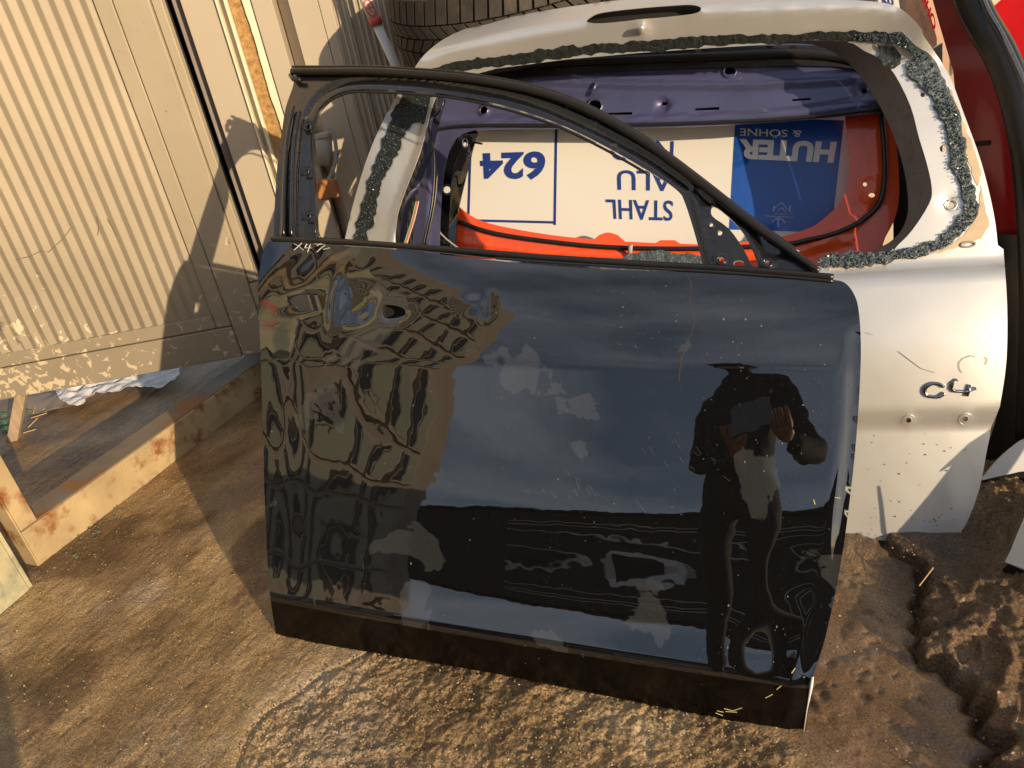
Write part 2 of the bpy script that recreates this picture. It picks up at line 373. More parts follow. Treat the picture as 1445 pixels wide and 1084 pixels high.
def text(name, body, surf, quad, material, parent, off=.001, bold=0, thick=.0006):
    """lettering mapped on the surface: quad = pixels of the text's own bottom-left, bottom-right, top-left, top-right"""
    c = bpy.data.curves.new(name, 'FONT'); c.body = body; c.offset = bold; c.resolution_u = 4
    o = bpy.data.objects.new(name+'_tmp', c); COL.objects.link(o)
    bpy.context.view_layer.update()
    me = bpy.data.meshes.new_from_object(o.evaluated_get(bpy.context.evaluated_depsgraph_get()))
    bpy.data.objects.remove(o)
    V = [v.co.copy() for v in me.vertices]; Fs = [tuple(p.vertices) for p in me.polygons]
    x0 = min(v.x for v in V); x1 = max(v.x for v in V); y0 = min(v.y for v in V if 1); y1 = max(v.y for v in V)
    q = [np.array(surf.uv(*p, off)) for p in quad]; W = []
    for v in V:
        a = (v.x-x0)/(x1-x0); b = (v.y-y0)/(y1-y0)
        uv = (q[0]*(1-a)+q[1]*a)*(1-b)+(q[2]*(1-a)+q[3]*a)*b
        W.append(surf.P(uv[0], uv[1], off))
    o = link(name, W, Fs, material, parent)
    return o

# ================================================================== GROUND
def nonuni(a, b, step, far, k=1.22):
    core = list(np.arange(a, b+1e-9, step)); s = step; lo = []; hi = []; x = a
    while x > -far: s *= k; x -= s; lo.append(x)
    s = step; x = core[-1]
    while x < far: s *= k; x += s; hi.append(x)
    return np.array(lo[::-1]+core+hi)
gx = nonuni(-1.8, 1.3, .0045, 70); gy = nonuni(.65, 2.6, .0045, 70)
X, Y = np.meshgrid(gx, gy)
crack = [tuple(gr(*p)[:2]) for p in spl([(1225, 742), (1268, 770), (1290, 800), (1306, 836), (1296, 870), (1288, 905), (1300, 935), (1338, 965), (1366, 1000), (1392, 1045), (1410, 1100), (1420, 1180)], 4)]
crack = jag(crack, .0085, .016, False, 5)
slab = crack+[(1.6, .3), (3.2, .3), (3.2, 3), (1.1, 3)]
inS = inpoly(X, Y, slab); dC = mindist(X, Y, crack, False)
cA = [tuple(gr(*p)[:2]) for p in spl([(310, 1130), (335, 1075), (345, 1050), (372, 1010), (410, 985), (450, 955), (500, 930), (545, 905)], 4)]
dA = mindist(X, Y, cA, False)
rough_poly = cA+[tuple(gr(*p)[:2]) for p in ((900, 960), (1130, 1060), (1000, 1200), (300, 1200))]
inA = inpoly(X, Y, rough_poly)
cB = [tuple(gr(*p)[:2]) for p in spl([(560, 1060), (620, 1048), (660, 1052), (720, 1030), (780, 1010), (840, 985)], 4)]
dB = mindist(X, Y, cB, False)
ca, sa = math.cos(R(29)), math.sin(R(29))
A1 = X*sa+Y*ca; A2 = X*ca-Y*sa              # along / across the sweeping streaks
Z = (fbm(X*2, Y*2, 3, 3)-.5)*.008
st = fbm(A1*6, A2*30, 5, 4); Z += (st-.5)*.0048
st2 = fbm(A1*16, A2*120, 8, 3); Z += (st2-.5)*.0022
Z += (fbm(X*70, Y*70, 11, 3)-.5)*.0034
lumpy = np.where(inA, sst(0, .03, dA), 0)
lump = fbm(X*28, Y*28, 21, 4); pit = np.abs(2*vn(X*42+3*vn(X*30, Y*30, 28), Y*42+3*vn(X*30, Y*30, 29), 27)-1)
Z += lumpy*((lump-.5)*.009+(fbm(X*95, Y*95, 23, 3)-.5)*.009+np.clip(vn(X*60, Y*60, 24)-.72, 0, 1)*.02)
Z -= np.exp(-(dA/.006)**2)*.006
Z -= np.exp(-(dB/.005)**2)*.003
# right-hand broken slab: raised, wrinkled mud, deep wet joint
rid = 1-np.abs(2*fbm(A1*7+2*fbm(X*5, Y*5, 41, 2), A2*7, 31, 3)-1)
rid2 = 1-np.abs(2*fbm(A1*16+2*fbm(X*9, Y*9, 42, 2), A2*26, 36, 3)-1)
sl_h = .024+np.clip((rid-.8)*.10, 0, .014)+np.clip((rid2-.8)*.06, 0, .008)+(fbm(X*14, Y*14, 37, 2)-.5)*.005+(fbm(X*45, Y*45, 33, 4)-.5)*.006+(fbm(X*100, Y*100, 35, 2)-.5)*.010
tgl = [tuple(gr(1180, 768)[:2]), tuple(gr(1352, 768)[:2])]; sl_h = sl_h*(.1+.9*sst(.03, .16, mindist(X, Y, tgl, False)))
Z = np.where(inS, Z*.4+sl_h*sst(0, .014, dC+.006*(vn(X*60, Y*60, 3)-.5)), Z)
Z -= np.exp(-(dC/.009)**2)*.024
wet = np.where(inS, 0, np.exp(-(dC/.13)**2))
# puddle between the door's corner and the joint: flat film with ripples of silt
pc = gr(1215, 960); pd = np.hypot((X-pc.x)/.20, (Y-pc.y)/.36)
pud = sst(1.15, .55, pd+.5*(fbm(X*9, Y*9, 51, 3)-.5))*(~inS)
silt = sst(.45, .75, 1-np.abs(2*fbm(X*34+Y*10, Y*44-X*12, 52, 3)-1))
siltm = pud*sst(.45, .62, fbm(X*8, Y*8, 53, 3))
Z = Z*(1-.75*pud)+siltm*silt*.0045
far = sst(3.5, 9, np.hypot(X, Y)); Z = Z*(1-far)
Z = np.where(X < -1.0, Z+.0, Z)
verts = np.stack([X.ravel(), Y.ravel(), Z.ravel()], 1)
ny, nx = X.shape; ii = np.arange(ny*nx).reshape(ny, nx)
faces = np.stack([ii[:-1, :-1].ravel(), ii[:-1, 1:].ravel(), ii[1:, 1:].ravel(), ii[1:, :-1].ravel()], 1)
me = bpy.data.meshes.new('ground'); me.vertices.add(len(verts)); me.vertices.foreach_set('co', verts.ravel())
me.loops.add(faces.size); me.loops.foreach_set('vertex_index', faces.ravel()); me.polygons.add(len(faces))
me.polygons.foreach_set('loop_start', np.arange(0, faces.size, 4)); me.polygons.foreach_set('use_smooth', np.ones(len(faces), bool)); me.update()
wetv = np.clip(np.maximum(pud, wet*.9)+.35*sst(.50, .62, fbm(A1*2.2, A2*5, 61, 4)), 0, 1)
wetv = np.maximum(wetv, np.where(inS, .85*sst(.38, .58, fbm(X*9, Y*9, 62, 3)), 0))
wetv = wetv*(1-.85*sst(1.7, 2.1, Y)*(X < .3))
wetv = np.maximum(wetv, sst(.15, .5, X-.15*fbm(X*6, Y*6, 77, 3))*(.45+.5*fbm(X*11, Y*11, 78, 4)))
wetv = np.maximum(wetv, .8*sst(.56, .63, fbm(A1*3+4, A2*4, 66, 5))*(Y < 1.9))
# darker colour on the slab, along the joint and behind the beam
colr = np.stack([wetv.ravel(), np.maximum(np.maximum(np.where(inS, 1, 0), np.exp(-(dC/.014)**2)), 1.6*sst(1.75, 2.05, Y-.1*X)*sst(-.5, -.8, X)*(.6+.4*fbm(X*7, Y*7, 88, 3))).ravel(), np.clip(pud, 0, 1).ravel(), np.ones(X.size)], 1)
la_ = me.attributes.new('stony', 'FLOAT', 'POINT'); la_.data.foreach_set('value', np.clip(lumpy+np.where(inS, .6, 0)+.15, 0, 1).ravel().astype(np.float32))
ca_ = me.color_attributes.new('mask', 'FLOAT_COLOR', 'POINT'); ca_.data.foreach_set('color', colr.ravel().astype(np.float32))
M = bpy.data.materials.new('wet_worn_concrete'); M.use_nodes = True; t = M.node_tree; N = t.nodes.new; K = t.links.new; B = t.nodes['Principled BSDF']
tc = N('ShaderNodeTexCoord'); rot = N('ShaderNodeMapping'); rot.inputs['Rotation'].default_value = (0, 0, R(29)); K(tc.outputs['Object'], rot.inputs['Vector'])
stc = N('ShaderNodeMapping'); stc.inputs['Scale'].default_value = (26, 7, 1); K(rot.outputs[0], stc.inputs['Vector'])
n1 = N('ShaderNodeTexNoise'); n1.inputs['Scale'].default_value = 1; n1.inputs['Detail'].default_value = 9; n1.inputs['Roughness'].default_value = .65; K(stc.outputs[0], n1.inputs['Vector'])
n2 = N('ShaderNodeTexNoise'); n2.inputs['Scale'].default_value = 3.2; n2.inputs['Detail'].default_value = 9; n2.inputs['Roughness'].default_value = .62; K(tc.outputs['Object'], n2.inputs['Vector'])
r1 = N('ShaderNodeValToRGB'); e = r1.color_ramp.elements
e[0].position = .36; e[0].color = (.13, .083, .04, 1); e[1].position = .70; e[1].color = (.62, .47, .30, 1)
e.new(.47).color = (.29, .19, .09, 1); e.new(.57).color = (.46, .31, .155, 1)
av = N('ShaderNodeMath'); av.operation = 'MULTIPLY_ADD'; K(n2.outputs['Fac'], av.inputs[0]); av.inputs[1].default_value = .88
mh = N('ShaderNodeMath'); mh.operation = 'MULTIPLY'; K(n1.outputs['Fac'], mh.inputs[0]); mh.inputs[1].default_value = .17; K(mh.outputs[0], av.inputs[2]); K(av.outputs[0], r1.inputs['Fac'])
# grey-lilac dried scum patches
n3 = N('ShaderNodeTexNoise'); n3.inputs['Scale'].default_value = 2.6; n3.inputs['Detail'].default_value = 10; n3.inputs['Roughness'].default_value = .7; K(rot.outputs[0], n3.inputs['Vector'])
g1 = N('ShaderNodeMapRange'); g1.inputs['From Min'].default_value = .53; g1.inputs['From Max'].default_value = .62; K(n3.outputs['Fac'], g1.inputs['Value']); g1.inputs['To Max'].default_value = .5
mxa = N('ShaderNodeMix'); mxa.data_type = 'RGBA'; mxa.inputs['B'].default_value = (.33, .27, .21, 1); K(g1.outputs[0], mxa.inputs['Factor']); K(r1.outputs[0], mxa.inputs['A'])
# pebbles showing through
vo = N('ShaderNodeTexVoronoi'); vo.inputs['Scale'].default_value = 95; K(tc.outputs['Object'], vo.inputs['Vector'])
v1 = N('ShaderNodeMapRange'); v1.inputs['From Min'].default_value = .16; v1.inputs['From Max'].default_value = .24; v1.inputs['To Min'].default_value = 1; v1.inputs['To Max'].default_value = 0; K(vo.outputs['Distance'], v1.inputs['Value'])
sx = N('ShaderNodeSeparateColor'); K(vo.outputs['Color'], sx.inputs[0])
v2 = N('ShaderNodeMath'); v2.operation = 'GREATER_THAN'; K(sx.outputs[0], v2.inputs[0]); v2.inputs[1].default_value = .80
v3 = N('ShaderNodeMath'); v3.operation = 'MULTIPLY'; K(v1.outputs[0], v3.inputs[0]); K(v2.outputs[0], v3.inputs[1])
pcol = N('ShaderNodeMix'); pcol.data_type = 'RGBA'; pcol.inputs['A'].default_value = (.62, .50, .34, 1); pcol.inputs['B'].default_value = (.50, .26, .09, 1); K(sx.outputs[1], pcol.inputs['Factor'])
n7 = N('ShaderNodeTexNoise'); n7.inputs['Scale'].default_value = 230; n7.inputs['Detail'].default_value = 5; n7.inputs['Roughness'].default_value = .7; K(tc.outputs['Object'], n7.inputs['Vector'])
m7 = N('ShaderNodeMapRange'); m7.inputs['From Min'].default_value = .32; m7.inputs['From Max'].default_value = .68; m7.inputs['To Min'].default_value = .45; m7.inputs['To Max'].default_value = 1.65; K(n7.outputs['Fac'], m7.inputs['Value'])
s7 = N('ShaderNodeVectorMath'); s7.operation = 'SCALE'; K(mxa.outputs['Result'], s7.inputs[0]); K(m7.outputs[0], s7.inputs['Scale'])
mxb = N('ShaderNodeMix'); mxb.data_type = 'RGBA'; K(v3.outputs[0], mxb.inputs['Factor']); K(s7.outputs[0], mxb.inputs['A']); K(pcol.outputs['Result'], mxb.inputs['B'])
at = N('ShaderNodeAttribute'); at.attribute_name = 'mask'; sc_ = N('ShaderNodeSeparateColor'); K(at.outputs['Color'], sc_.inputs[0])
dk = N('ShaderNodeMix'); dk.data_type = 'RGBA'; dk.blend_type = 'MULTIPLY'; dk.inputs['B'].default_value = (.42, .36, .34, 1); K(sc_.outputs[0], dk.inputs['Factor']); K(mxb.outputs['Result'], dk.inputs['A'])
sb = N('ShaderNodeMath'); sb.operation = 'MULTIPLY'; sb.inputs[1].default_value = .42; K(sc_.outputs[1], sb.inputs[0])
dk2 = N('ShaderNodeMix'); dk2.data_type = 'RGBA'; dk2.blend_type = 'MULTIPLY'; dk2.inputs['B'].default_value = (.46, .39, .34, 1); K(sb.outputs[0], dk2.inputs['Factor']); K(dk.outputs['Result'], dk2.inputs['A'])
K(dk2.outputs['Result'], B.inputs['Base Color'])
rg = N('ShaderNodeMapRange'); rg.inputs['To Min'].default_value = .42; rg.inputs['To Max'].default_value = .10; K(sc_.outputs[0], rg.inputs['Value']); K(rg.outputs[0], B.inputs['Roughness'])
n5 = N('ShaderNodeTexNoise'); n5.inputs['Scale'].default_value = 170; n5.inputs['Detail'].default_value = 7; n5.inputs['Roughness'].default_value = .68; K(tc.outputs['Object'], n5.inputs['Vector'])
hs = N('ShaderNodeMath'); hs.operation = 'MULTIPLY_ADD'; K(n1.outputs['Fac'], hs.inputs[0]); hs.inputs[1].default_value = .45; K(n5.outputs['Fac'], hs.inputs[2])
hs2 = N('ShaderNodeMath'); hs2.operation = 'MULTIPLY_ADD'; K(v3.outputs[0], hs2.inputs[0]); hs2.inputs[1].default_value = .45; K(hs.outputs[0], hs2.inputs[2])
v5 = N('ShaderNodeTexVoronoi'); v5.inputs['Scale'].default_value = 120; v5.feature = 'SMOOTH_F1'; K(tc.outputs['Object'], v5.inputs['Vector'])
a5 = N('ShaderNodeAttribute'); a5.attribute_name = 'stony'
v6 = N('ShaderNodeMath'); v6.operation = 'MULTIPLY'; K(v5.outputs['Distance'], v6.inputs[0]); K(a5.outputs['Fac'], v6.inputs[1])
hs3 = N('ShaderNodeMath'); hs3.operation = 'MULTIPLY_ADD'; K(v6.outputs[0], hs3.inputs[0]); hs3.inputs[1].default_value = -1.1; K(hs2.outputs[0], hs3.inputs[2])
spm = N('ShaderNodeMapRange'); spm.inputs['To Min'].default_value = .24; spm.inputs['To Max'].default_value = .6; K(sc_.outputs[0], spm.inputs['Value']); K(spm.outputs[0], B.inputs['Specular IOR Level'])
bs = N('ShaderNodeMapRange'); bs.inputs['To Min'].default_value = .0055; bs.inputs['To Max'].default_value = .0007; K(sc_.outputs[2], bs.inputs['Value'])
bp = N('ShaderNodeBump'); K(bs.outputs[0], bp.inputs['Distance']); K(hs3.outputs[0], bp.inputs['Height']); K(bp.outputs[0], B.inputs['Normal'])
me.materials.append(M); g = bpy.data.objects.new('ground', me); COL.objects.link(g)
tag(g, 'wet brown broken concrete yard floor with sweeping streaks and cracks', kind='structure')

# loose grit and glass on the floor
def grit(name, n, region, smin, smax, material, label, seed):
    rnd = random.Random(seed); V = []; Fs = []
    for _ in range(n):
        p = region(rnd)
        if p is None: continue
        s = rnd.uniform(smin, smax); a = rnd.uniform(0, 6.28)
        q = Matrix.Rotation(a, 3, 'Z') @ Matrix.Rotation(rnd.uniform(-.5, .5), 3, 'X')
        b = len(V); pts = [Vector((s*rnd.uniform(.6, 1.3), 0, 0)), Vector((0, s*rnd.uniform(.5, 1), 0)), Vector((-s*rnd.uniform(.6, 1.3), 0, 0)), Vector((0, -s*rnd.uniform(.5, 1), 0)), Vector((0, 0, s*rnd.uniform(.4, .7))), Vector((0, 0, -s*.6))]
        V += [p+q @ v for v in pts]
        Fs += [(b+i, b+(i+1) % 4, b+4) for i in range(4)]+[(b+(i+1) % 4, b+i, b+5) for i in range(4)]
    o = link(name, V, Fs, material, None); tag(o, label, kind='stuff'); return o
def reg1(r):
    x = r.uniform(-1.6, 1.1); y = r.uniform(.7, 2.3); return Vector((x, y, .003))
M_peb2 = mat('rubble_mix', (.30, .21, .12), rough=.4, var=.8, vscale=90)
M_peb = mat('pebble_mix', (.40, .28, .16), rough=.45, var=.9, vscale=60)
grit('loose_gravel', 5200, reg1, .0008, .0030, M_peb, 'scattered small stones on the wet concrete floor', 3)
regp = cA+[tuple(gr(*p)[:2]) for p in ((900, 975), (1130, 1060), (1000, 1150), (300, 1150))]
def reg3(r):
    while True:
        x = r.uniform(-.9, .4); y = r.uniform(.68, 1.3)
        if inpoly(np.array([x]), np.array([y]), regp)[0]: return Vector((x, y, .003))
grit('stony_rubble', 1500, reg3, .0009, .0034, M_peb2, 'rubbly small stones set in the worn concrete in front of the black door', 8)
def reg2(r):
    t = r.random(); a = gr(95, 790); b = gr(175, 715); p = a.lerp(b, t); return Vector((p.x+r.gauss(0, .03), p.y+r.gauss(0, .02), .004))
grit('glass_crumbs', 60, reg2, .0012, .0048, M_crumb, 'green glass crumbs on the floor beside the ochre beam', 5)

# ================================================================== GATE LEAF (left)
GY = 2.45
Gs = Surf((0, GY, 0), (1, -.035, 0), 0)
gU = lambda x, y: Gs.uv(x, y)[0]
u_cor = (gU(129.5, 0)+gU(242, 300)+gU(299, 443))/3
u_seam = (gU(158, 0)+gU(324, 455))/2
u_edge = (gU(223, 0)+gU(355, 375))/2
z_cor = (Gs.uv(0, 505)[1]+Gs.uv(299, 443)[1])/2
z_seam = (Gs.uv(15, 522)[1]+Gs.uv(324, 457)[1])/2
z_bot = (Gs.uv(0, 572)[1]+Gs.uv(355, 494)[1])/2
gate = empty('gate_leaf', Gs.P(u_edge, 0), 'beige corrugated steel gate leaf with mud splashed bottom rail', 'gate')
GT = 2.35; uL = u_cor-1.25
# corrugated infill: zig-zag ribs
V = []; Fs = []; pitch = .0420; u = u_cor; k = 0
cols = []
while u > uL:
    cols += [(u, 0.0), (u-.003, .0010), (u-pitch*.5+.0015, .0085), (u-pitch*.5-.0015, .0085), (u-pitch+.003, .0010)]
    u -= pitch
nz = 40
for (uu, dd) in cols:
    for j in range(nz+1):
        zz = z_cor-.02+(GT-z_cor)*j/nz
        dent = .004*math.exp(-((uu-u_cor+.45)**2+(zz-.62)**2)/.01)-.006*math.exp(-((uu-u_cor+.62)**2/.02+(zz-.55)**2/.0008))
        V.append(Gs.P(uu, zz, -.016+dd+dent+.0025*(float(vn(uu*3, zz*2.5, 5))-.5)*4))
for i in range(len(cols)-1):
    for j in range(nz):
        a = i*(nz+1)+j; Fs.append((a, a+1, a+nz+2, a+nz+1))
link('corrugated_panel', V, Fs, M_gate, gate)
def gbox(name, u0, u1, z0, z1, o0, o1, material, parent, bev=.003, surf=None):
    s = surf or Gs
    c = s.P((u0+u1)/2, (z0+z1)/2, (o0+o1)/2)
    V, Fs = boxm(c, s.u*(u1-u0)/2, s.w*(z1-z0)/2, s.n*(o1-o0)/2, bev); return link(name, V, Fs, material, parent)
gbox('inner_stile', u_cor, u_seam-.0015, z_seam+.0015, GT, -.04, -.002, M_gate, gate)
gbox('outer_stile', u_seam+.0015, u_edge-.03, z_bot, GT, -.045, 0, M_gate, gate)
gbox('edge_lip', u_edge-.028, u_edge, z_bot+.25, GT, -.045, -.012, M_gate, gate)
gbox('edge_lip', u_edge-.028, u_edge, z_bot, z_bot+.245, -.045, -.002, M_gate, gate)
gbox('inner_rail', uL, u_cor-.002, z_seam+.0015, z_cor, -.04, -.003, M_gate, gate)
gbox('outer_rail', uL, u_seam-.0015, z_bot, z_seam-.0015, -.045, .001, M_gate, gate)
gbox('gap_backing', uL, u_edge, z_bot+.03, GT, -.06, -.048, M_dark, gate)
# creases in the sheet
cr = strokes(Gs, [[(22, 366), (42, 362), (60, 353), (68, 356), (88, 338), (100, 322)], [(136, 305), (140, 320), (138, 332)], [(152, 309), (160, 322), (166, 334)]], .0012, -.006)
link('crease', cr[0], cr[1], M_beamtop, gate)

# ================================================================== WALL right of the gate
WY = 2.56
Ws = Surf((0, WY, 0), (1, 0, 0), 0)
W0 = lambda x: Ws.uv(x, 0)[0]
wall = empty('sheet_metal_wall', (W0(380), WY, 0), 'beige sheet metal wall with trim strips and a strip of bare particle board', 'wall')
def wbox(name, x0, x1, o0, o1, material, bev=.002, z0=.0, z1=2.6):
    a, b = (x0, x1) if isinstance(x0, float) and isinstance(x1, float) and abs(x0) < 20 else (W0(x0), W0(x1))
    return gbox(name, a, b, z0, z1, o0, o1, material, wall, bev, Ws)
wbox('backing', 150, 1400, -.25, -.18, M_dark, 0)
wbox('recessed_post', 236, 253, -.09, -.035, M_brown)
wbox('panel', 253.3, 303, -.12, 0, M_wall)
wbox('trim_strip', 303.6, 306.5, -.12, .012, M_cream)
wbox('groove', 306.8, 314.5, -.12, -.018, M_wall)
wbox('trim_strip', 315, 319.6, -.12, .008, M_cream)
V = []; Fs = []
ob = gbox('particle_board_strip', W0(320), W0(344), 0, 2.6, -.12, -.012, M_osb, wall, .001, Ws)
# torn cream edge beside the board
zs = np.linspace(0, 2.6, 160); V = []
for z in zs:
    e = W0(341.5)+.010*(float(fbm(z*14, 0.3, 4, 4))-.5)*2
    V += [Ws.P(e, z, -.002), Ws.P(W0(352), z, -.002), Ws.P(e, z, -.03)]
Fs = [(3*i, 3*i+1, 3*i+4, 3*i+3) for i in range(len(zs)-1)]+[(3*i+2, 3*i, 3*i+3, 3*i+5) for i in range(len(zs)-1)]
link('torn_edge', V, Fs, M_cream, wall)
wbox('panel', 352.3, 382.5, -.12, -.008, M_wall)
# slanted fold, flat panel, corrugated sheet
a0, a1 = W0(384.5), W0(404)
V = [Ws.P(a0, 0, -.075), Ws.P(a0, 2.6, -.075), Ws.P(a1, 2.6, -.02), Ws.P(a1, 0, -.02)]
link('slanted_fold', V, [(0, 3, 2, 1)], M_wall, wall)
gbox('panel', W0(404), W0(446.4), 0, 2.6, -.12, -.02, M_wall, wall, .001, Ws)
gbox('panel', W0(447.2), W0(462), 0, 2.6, -.12, -.021, M_wall, wall, .001, Ws)
cols = []; u = W0(462); p = (W0(470)-W0(462))*1.05; uend = u+1.6; i = 0
while u < uend:
    if i == 3:
        cols += [(u, -.055), (u+.018, -.055)]; u += .018
    cols += [(u, -.028), (u+p*.36, -.028), (u+p*.5, -.038), (u+p*.86, -.038)]; u += p; i += 1
V = []; Fs = []
for (uu, dd) in cols: V += [Ws.P(uu, 0, dd), Ws.P(uu, 2.6, dd)]
for i in range(len(cols)-1): Fs.append((2*i, 2*i+2, 2*i+3, 2*i+1))
link('corrugated_sheet', V, Fs, M_wall, wall)
gbox('panel', uend, uend+3, 0, 2.6, -.12, -.03, M_wall, wall, .001, Ws)
# rusty latch on the wall seen through the car door's window
lat = []
h0 = Ws.px(456, 190, .04); h1 = Ws.px(459, 232, .04)
latch = tubeo('gate_latch', [h0, h1], .026, M_greymetal, wall, 14)
link('latch_cap', *[q for q in tube([h0+Vector((0, 0, .004)), h0+Vector((0, 0, -.006))], .030, 14)], M_greymetal, latch)
tubeo('latch_rod', [Ws.px(x, y, .06) for x, y in spl([(462, 178), (472, 195), (474, 220), (468, 245), (458, 262)], 4)], .006, M_greymetal, latch)
tubeo('latch_hook', [Ws.px(x, y, .06) for x, y in spl([(478, 222), (477, 240), (471, 258), (462, 268)], 4)], .005, M_greymetal, latch)
V, Fs = boxm(Ws.px(462, 266, .05), Ws.u*.035, Ws.w*.03, Ws.n*.02, .006); link('rusty_block', V, Fs, M_rust, latch)

# ================================================================== BEAM and POST (lower left)
b0 = gr(57, 797); b1 = gr(372, 555); bd = (b1-b0).normalized(); bn = Vector((bd.y, -bd.x, 0))
if bn.dot(CAM-b0) < 0: bn = -bn
bh = on(53, 736, b0, bn).z; tb = on(41.5, 715, (0, 0, bh), (0, 0, 1)); tf = on(53, 736, (0, 0, bh), (0, 0, 1)); bt = abs((tb-tf).dot(bn))
bt = min(max(bt, .04), .12); print('beam h', bh, 'thick', bt)
frame = empty('steel_gate_frame', b0, 'ochre painted rusty steel gate frame lying with its sill on the wet floor', 'gate frame')
Bs = Surf(b0, bd, 0)
bl = (b1-b0).length+.12
gbox('sill_beam', .0, bl, -.005, bh, -bt, 0, M_beam, frame, .002, Bs)
gbox('sill_top', .0, bl, bh+.0005, bh+.003, -bt+.001, -.006, M_beamtop, frame, 0, Bs)
pw = Bs.uv(85, 797)[0]
gbox('post', 0.001, max(.05, min(pw, .14)), bh+.004, 1.9, -bt, -.001, M_beam, frame, .002, Bs)
gbox('end_plate', -.006, -.001, -.005, 1.9, -bt, 0, M_beam, frame, .001, Bs)
# near panel at the left edge
q0 = gr(0, 869); q1 = gr(43, 832); qd = (q1-q0).normalized()
Ps = Surf(q1, qd, 0)
pan = empty('metal_door_leaf', q1, 'narrow yellowish steel panel standing in front of the frame post at the left edge', 'panel')
M_green = mat('greenish_beige_paint', (.46, .42, .27), rough=.45, var=.25, vscale=9, bump=.002, bscale=14, dirt=(.20, .23, .18), dscale=5, dlo=.5, dhi=.62)
pl_ = (q1-q0).length+.10; print('panel len', pl_)
gbox('panel_skin', -pl_, 0, 0, 1.9, -.02, 0, M_green, pan, .003, Ps)
gbox('panel_flange', 0.0005, .012, 0, 1.9, -.03, -.004, M_green, pan, .001, Ps)

# things under the gate
cl_poly = spl([(84, 556), (90, 574), (108, 583), (124, 580), (132, 568), (165, 564), (200, 556), (234, 555), (258, 541), (247, 520), (200, 518), (150, 528), (104, 540)], 3, True)
Fl = Surf((0, 0, 0), (1, 0, 0), 0)
class Floor:
    D = staticmethod(lambda u, v: 0*u)
    o = Vector((0, 0, 0)); u = Vector((1, 0, 0)); w = Vector((0, 1, 0)); n = Vector((0, 0, 1)); k = 0
    def uv(s, x, y, off=0): p = gr(x, y, off); return (p.x, p.y)
    def P(s, u, v, off=0): return Vector((u, v, off))
    def px(s, x, y, off=0): return gr(x, y, off)
FL = Floor()
def crump(u, v):
    rr = 1-np.abs(2*fbm(u*13, v*13, 71, 3)-1)
    return .008+rr*.035+(fbm(u*40, v*40, 72, 3)-.5)*.012
o = sheet('plastic_sheet', FL, cl_poly, [], M_cloth, None, .008, .012, .001, crump); tag(o, 'crumpled white plastic sheet lying under the corrugated gate', 'plastic sheet')
o = sheet('dark_cloth', FL, [(38, 560), (62, 556), (92, 552), (98, 572), (60, 578), (37, 578)], [], M_brown, None, .012, .02, .002, lambda u, v: (fbm(u*9, v*9, 8, 2)-.5)*.05); tag(o, 'flat brown scrap lying beneath the gate beside the white sheet', 'scrap')
sp = gr(16, 622); V, Fs = boxm(on(24, 590, sp, (0, -1, 0)), Vector((.021, 0, 0)), (on(28, 556, sp, (0, -1, 0))-sp)*.55, Vector((0, .012, 0)), .002)
o = link('wooden_stake', V, Fs, M_wood); tag(o, 'short weathered wooden stake standing under the gate at far left', 'stake')
for i, (x, y, s) in enumerate([(5, 596, .035), (12, 604, .03), (40, 580, .016), (4, 585, .022)]):
    p = gr(x, y, .012); V = [p+Vector((s*math.cos(a)*(1.2 if k % 2 else .9), s*.8*math.sin(a), .004*math.sin(3*a))) for k, a in enumerate([2*math.pi*j/10 for j in range(10)])]
    lab = ['large green leaf on the floor left of the wooden stake', 'green leaf lying closest to the wooden stake foot', 'tiny green leaf on the floor right of the wooden stake', 'dull green leaf at the frame edge beneath the gate'][i]
    o = link('leaf', V, [tuple(range(10))], M_leaf); tag(o, lab, 'leaf', 'leaves under the gate')
V, Fs = join([tube([gr(*a, .006), gr(*b, .012)], .0022, 5) for a, b in [((40, 603), (53, 590)), ((33, 611), (50, 606)), ((44, 590), (66, 583)), ((47, 583), (50, 574)), ((60, 578), (84, 575)), ((3, 624), (12, 612))]])
o = link('straw', V, Fs, M_straw); tag(o, 'pale straw bits on the floor under the gate', kind='stuff')
V, Fs = tube([gr(1297, 827, .022), gr(1317, 801, .035)], .0012, 5); o = link('straw_stalk', V, Fs, M_straw); tag(o, 'single straw stalk lying across the wet crack below the silver tailgate', 'straw')

# ================================================================== TYRE and POLE behind
tyre = empty('tyre', Ws.px(727, -4, .27), 'worn black car tyre lying tilted behind the silver tailgate', 'tyre')
tc_ = tyre.location.copy()
ax = (Vector((0, 0, 1))*math.cos(R(10)) + Vector((.02, -1, 0)).normalized()*math.sin(R(10))).normalized()
ax = (Matrix.Rotation(R(-4), 3, F) @ ax)
Ux = ax.cross(F).normalized(); Vx = ax.cross(Ux)
Rt_, Wt_ = .335, .105
prof = [(.215, -.085), (.235, -.10), (.275, -.108), (.305, -.098), (.322, -.08)]
profT = prof+[(.335, -.072)]+[(.335, z) for z in (-.045, -.02, 0, .02, .045)]+[(.335, .072), (.322, .08), (.305, .098), (.275, .108), (.235, .10), (.215, .085), (.21, 0), (.215, -.085)]
def lathe(profile, nseg=96):
    V = []; Fs = []
    for i in range(nseg):
        a = 2*math.pi*i/nseg; d = Ux*math.cos(a)+Vx*math.sin(a)
        for (r, z) in profile: V.append(tc_+d*r+ax*z)
    k = len(profile)
    for i in range(nseg):
        for j in range(k-1): a = i*k+j; b = ((i+1) % nseg)*k+j; Fs.append((a, b, b+1, a+1))
    return V, Fs
V, Fs = lathe([(r-(.008 if r > .33 else 0), z) for r, z in profT]); link('tyre_carcass', V, Fs, M_rubber, tyre, True)
blocks = []
nb = 60
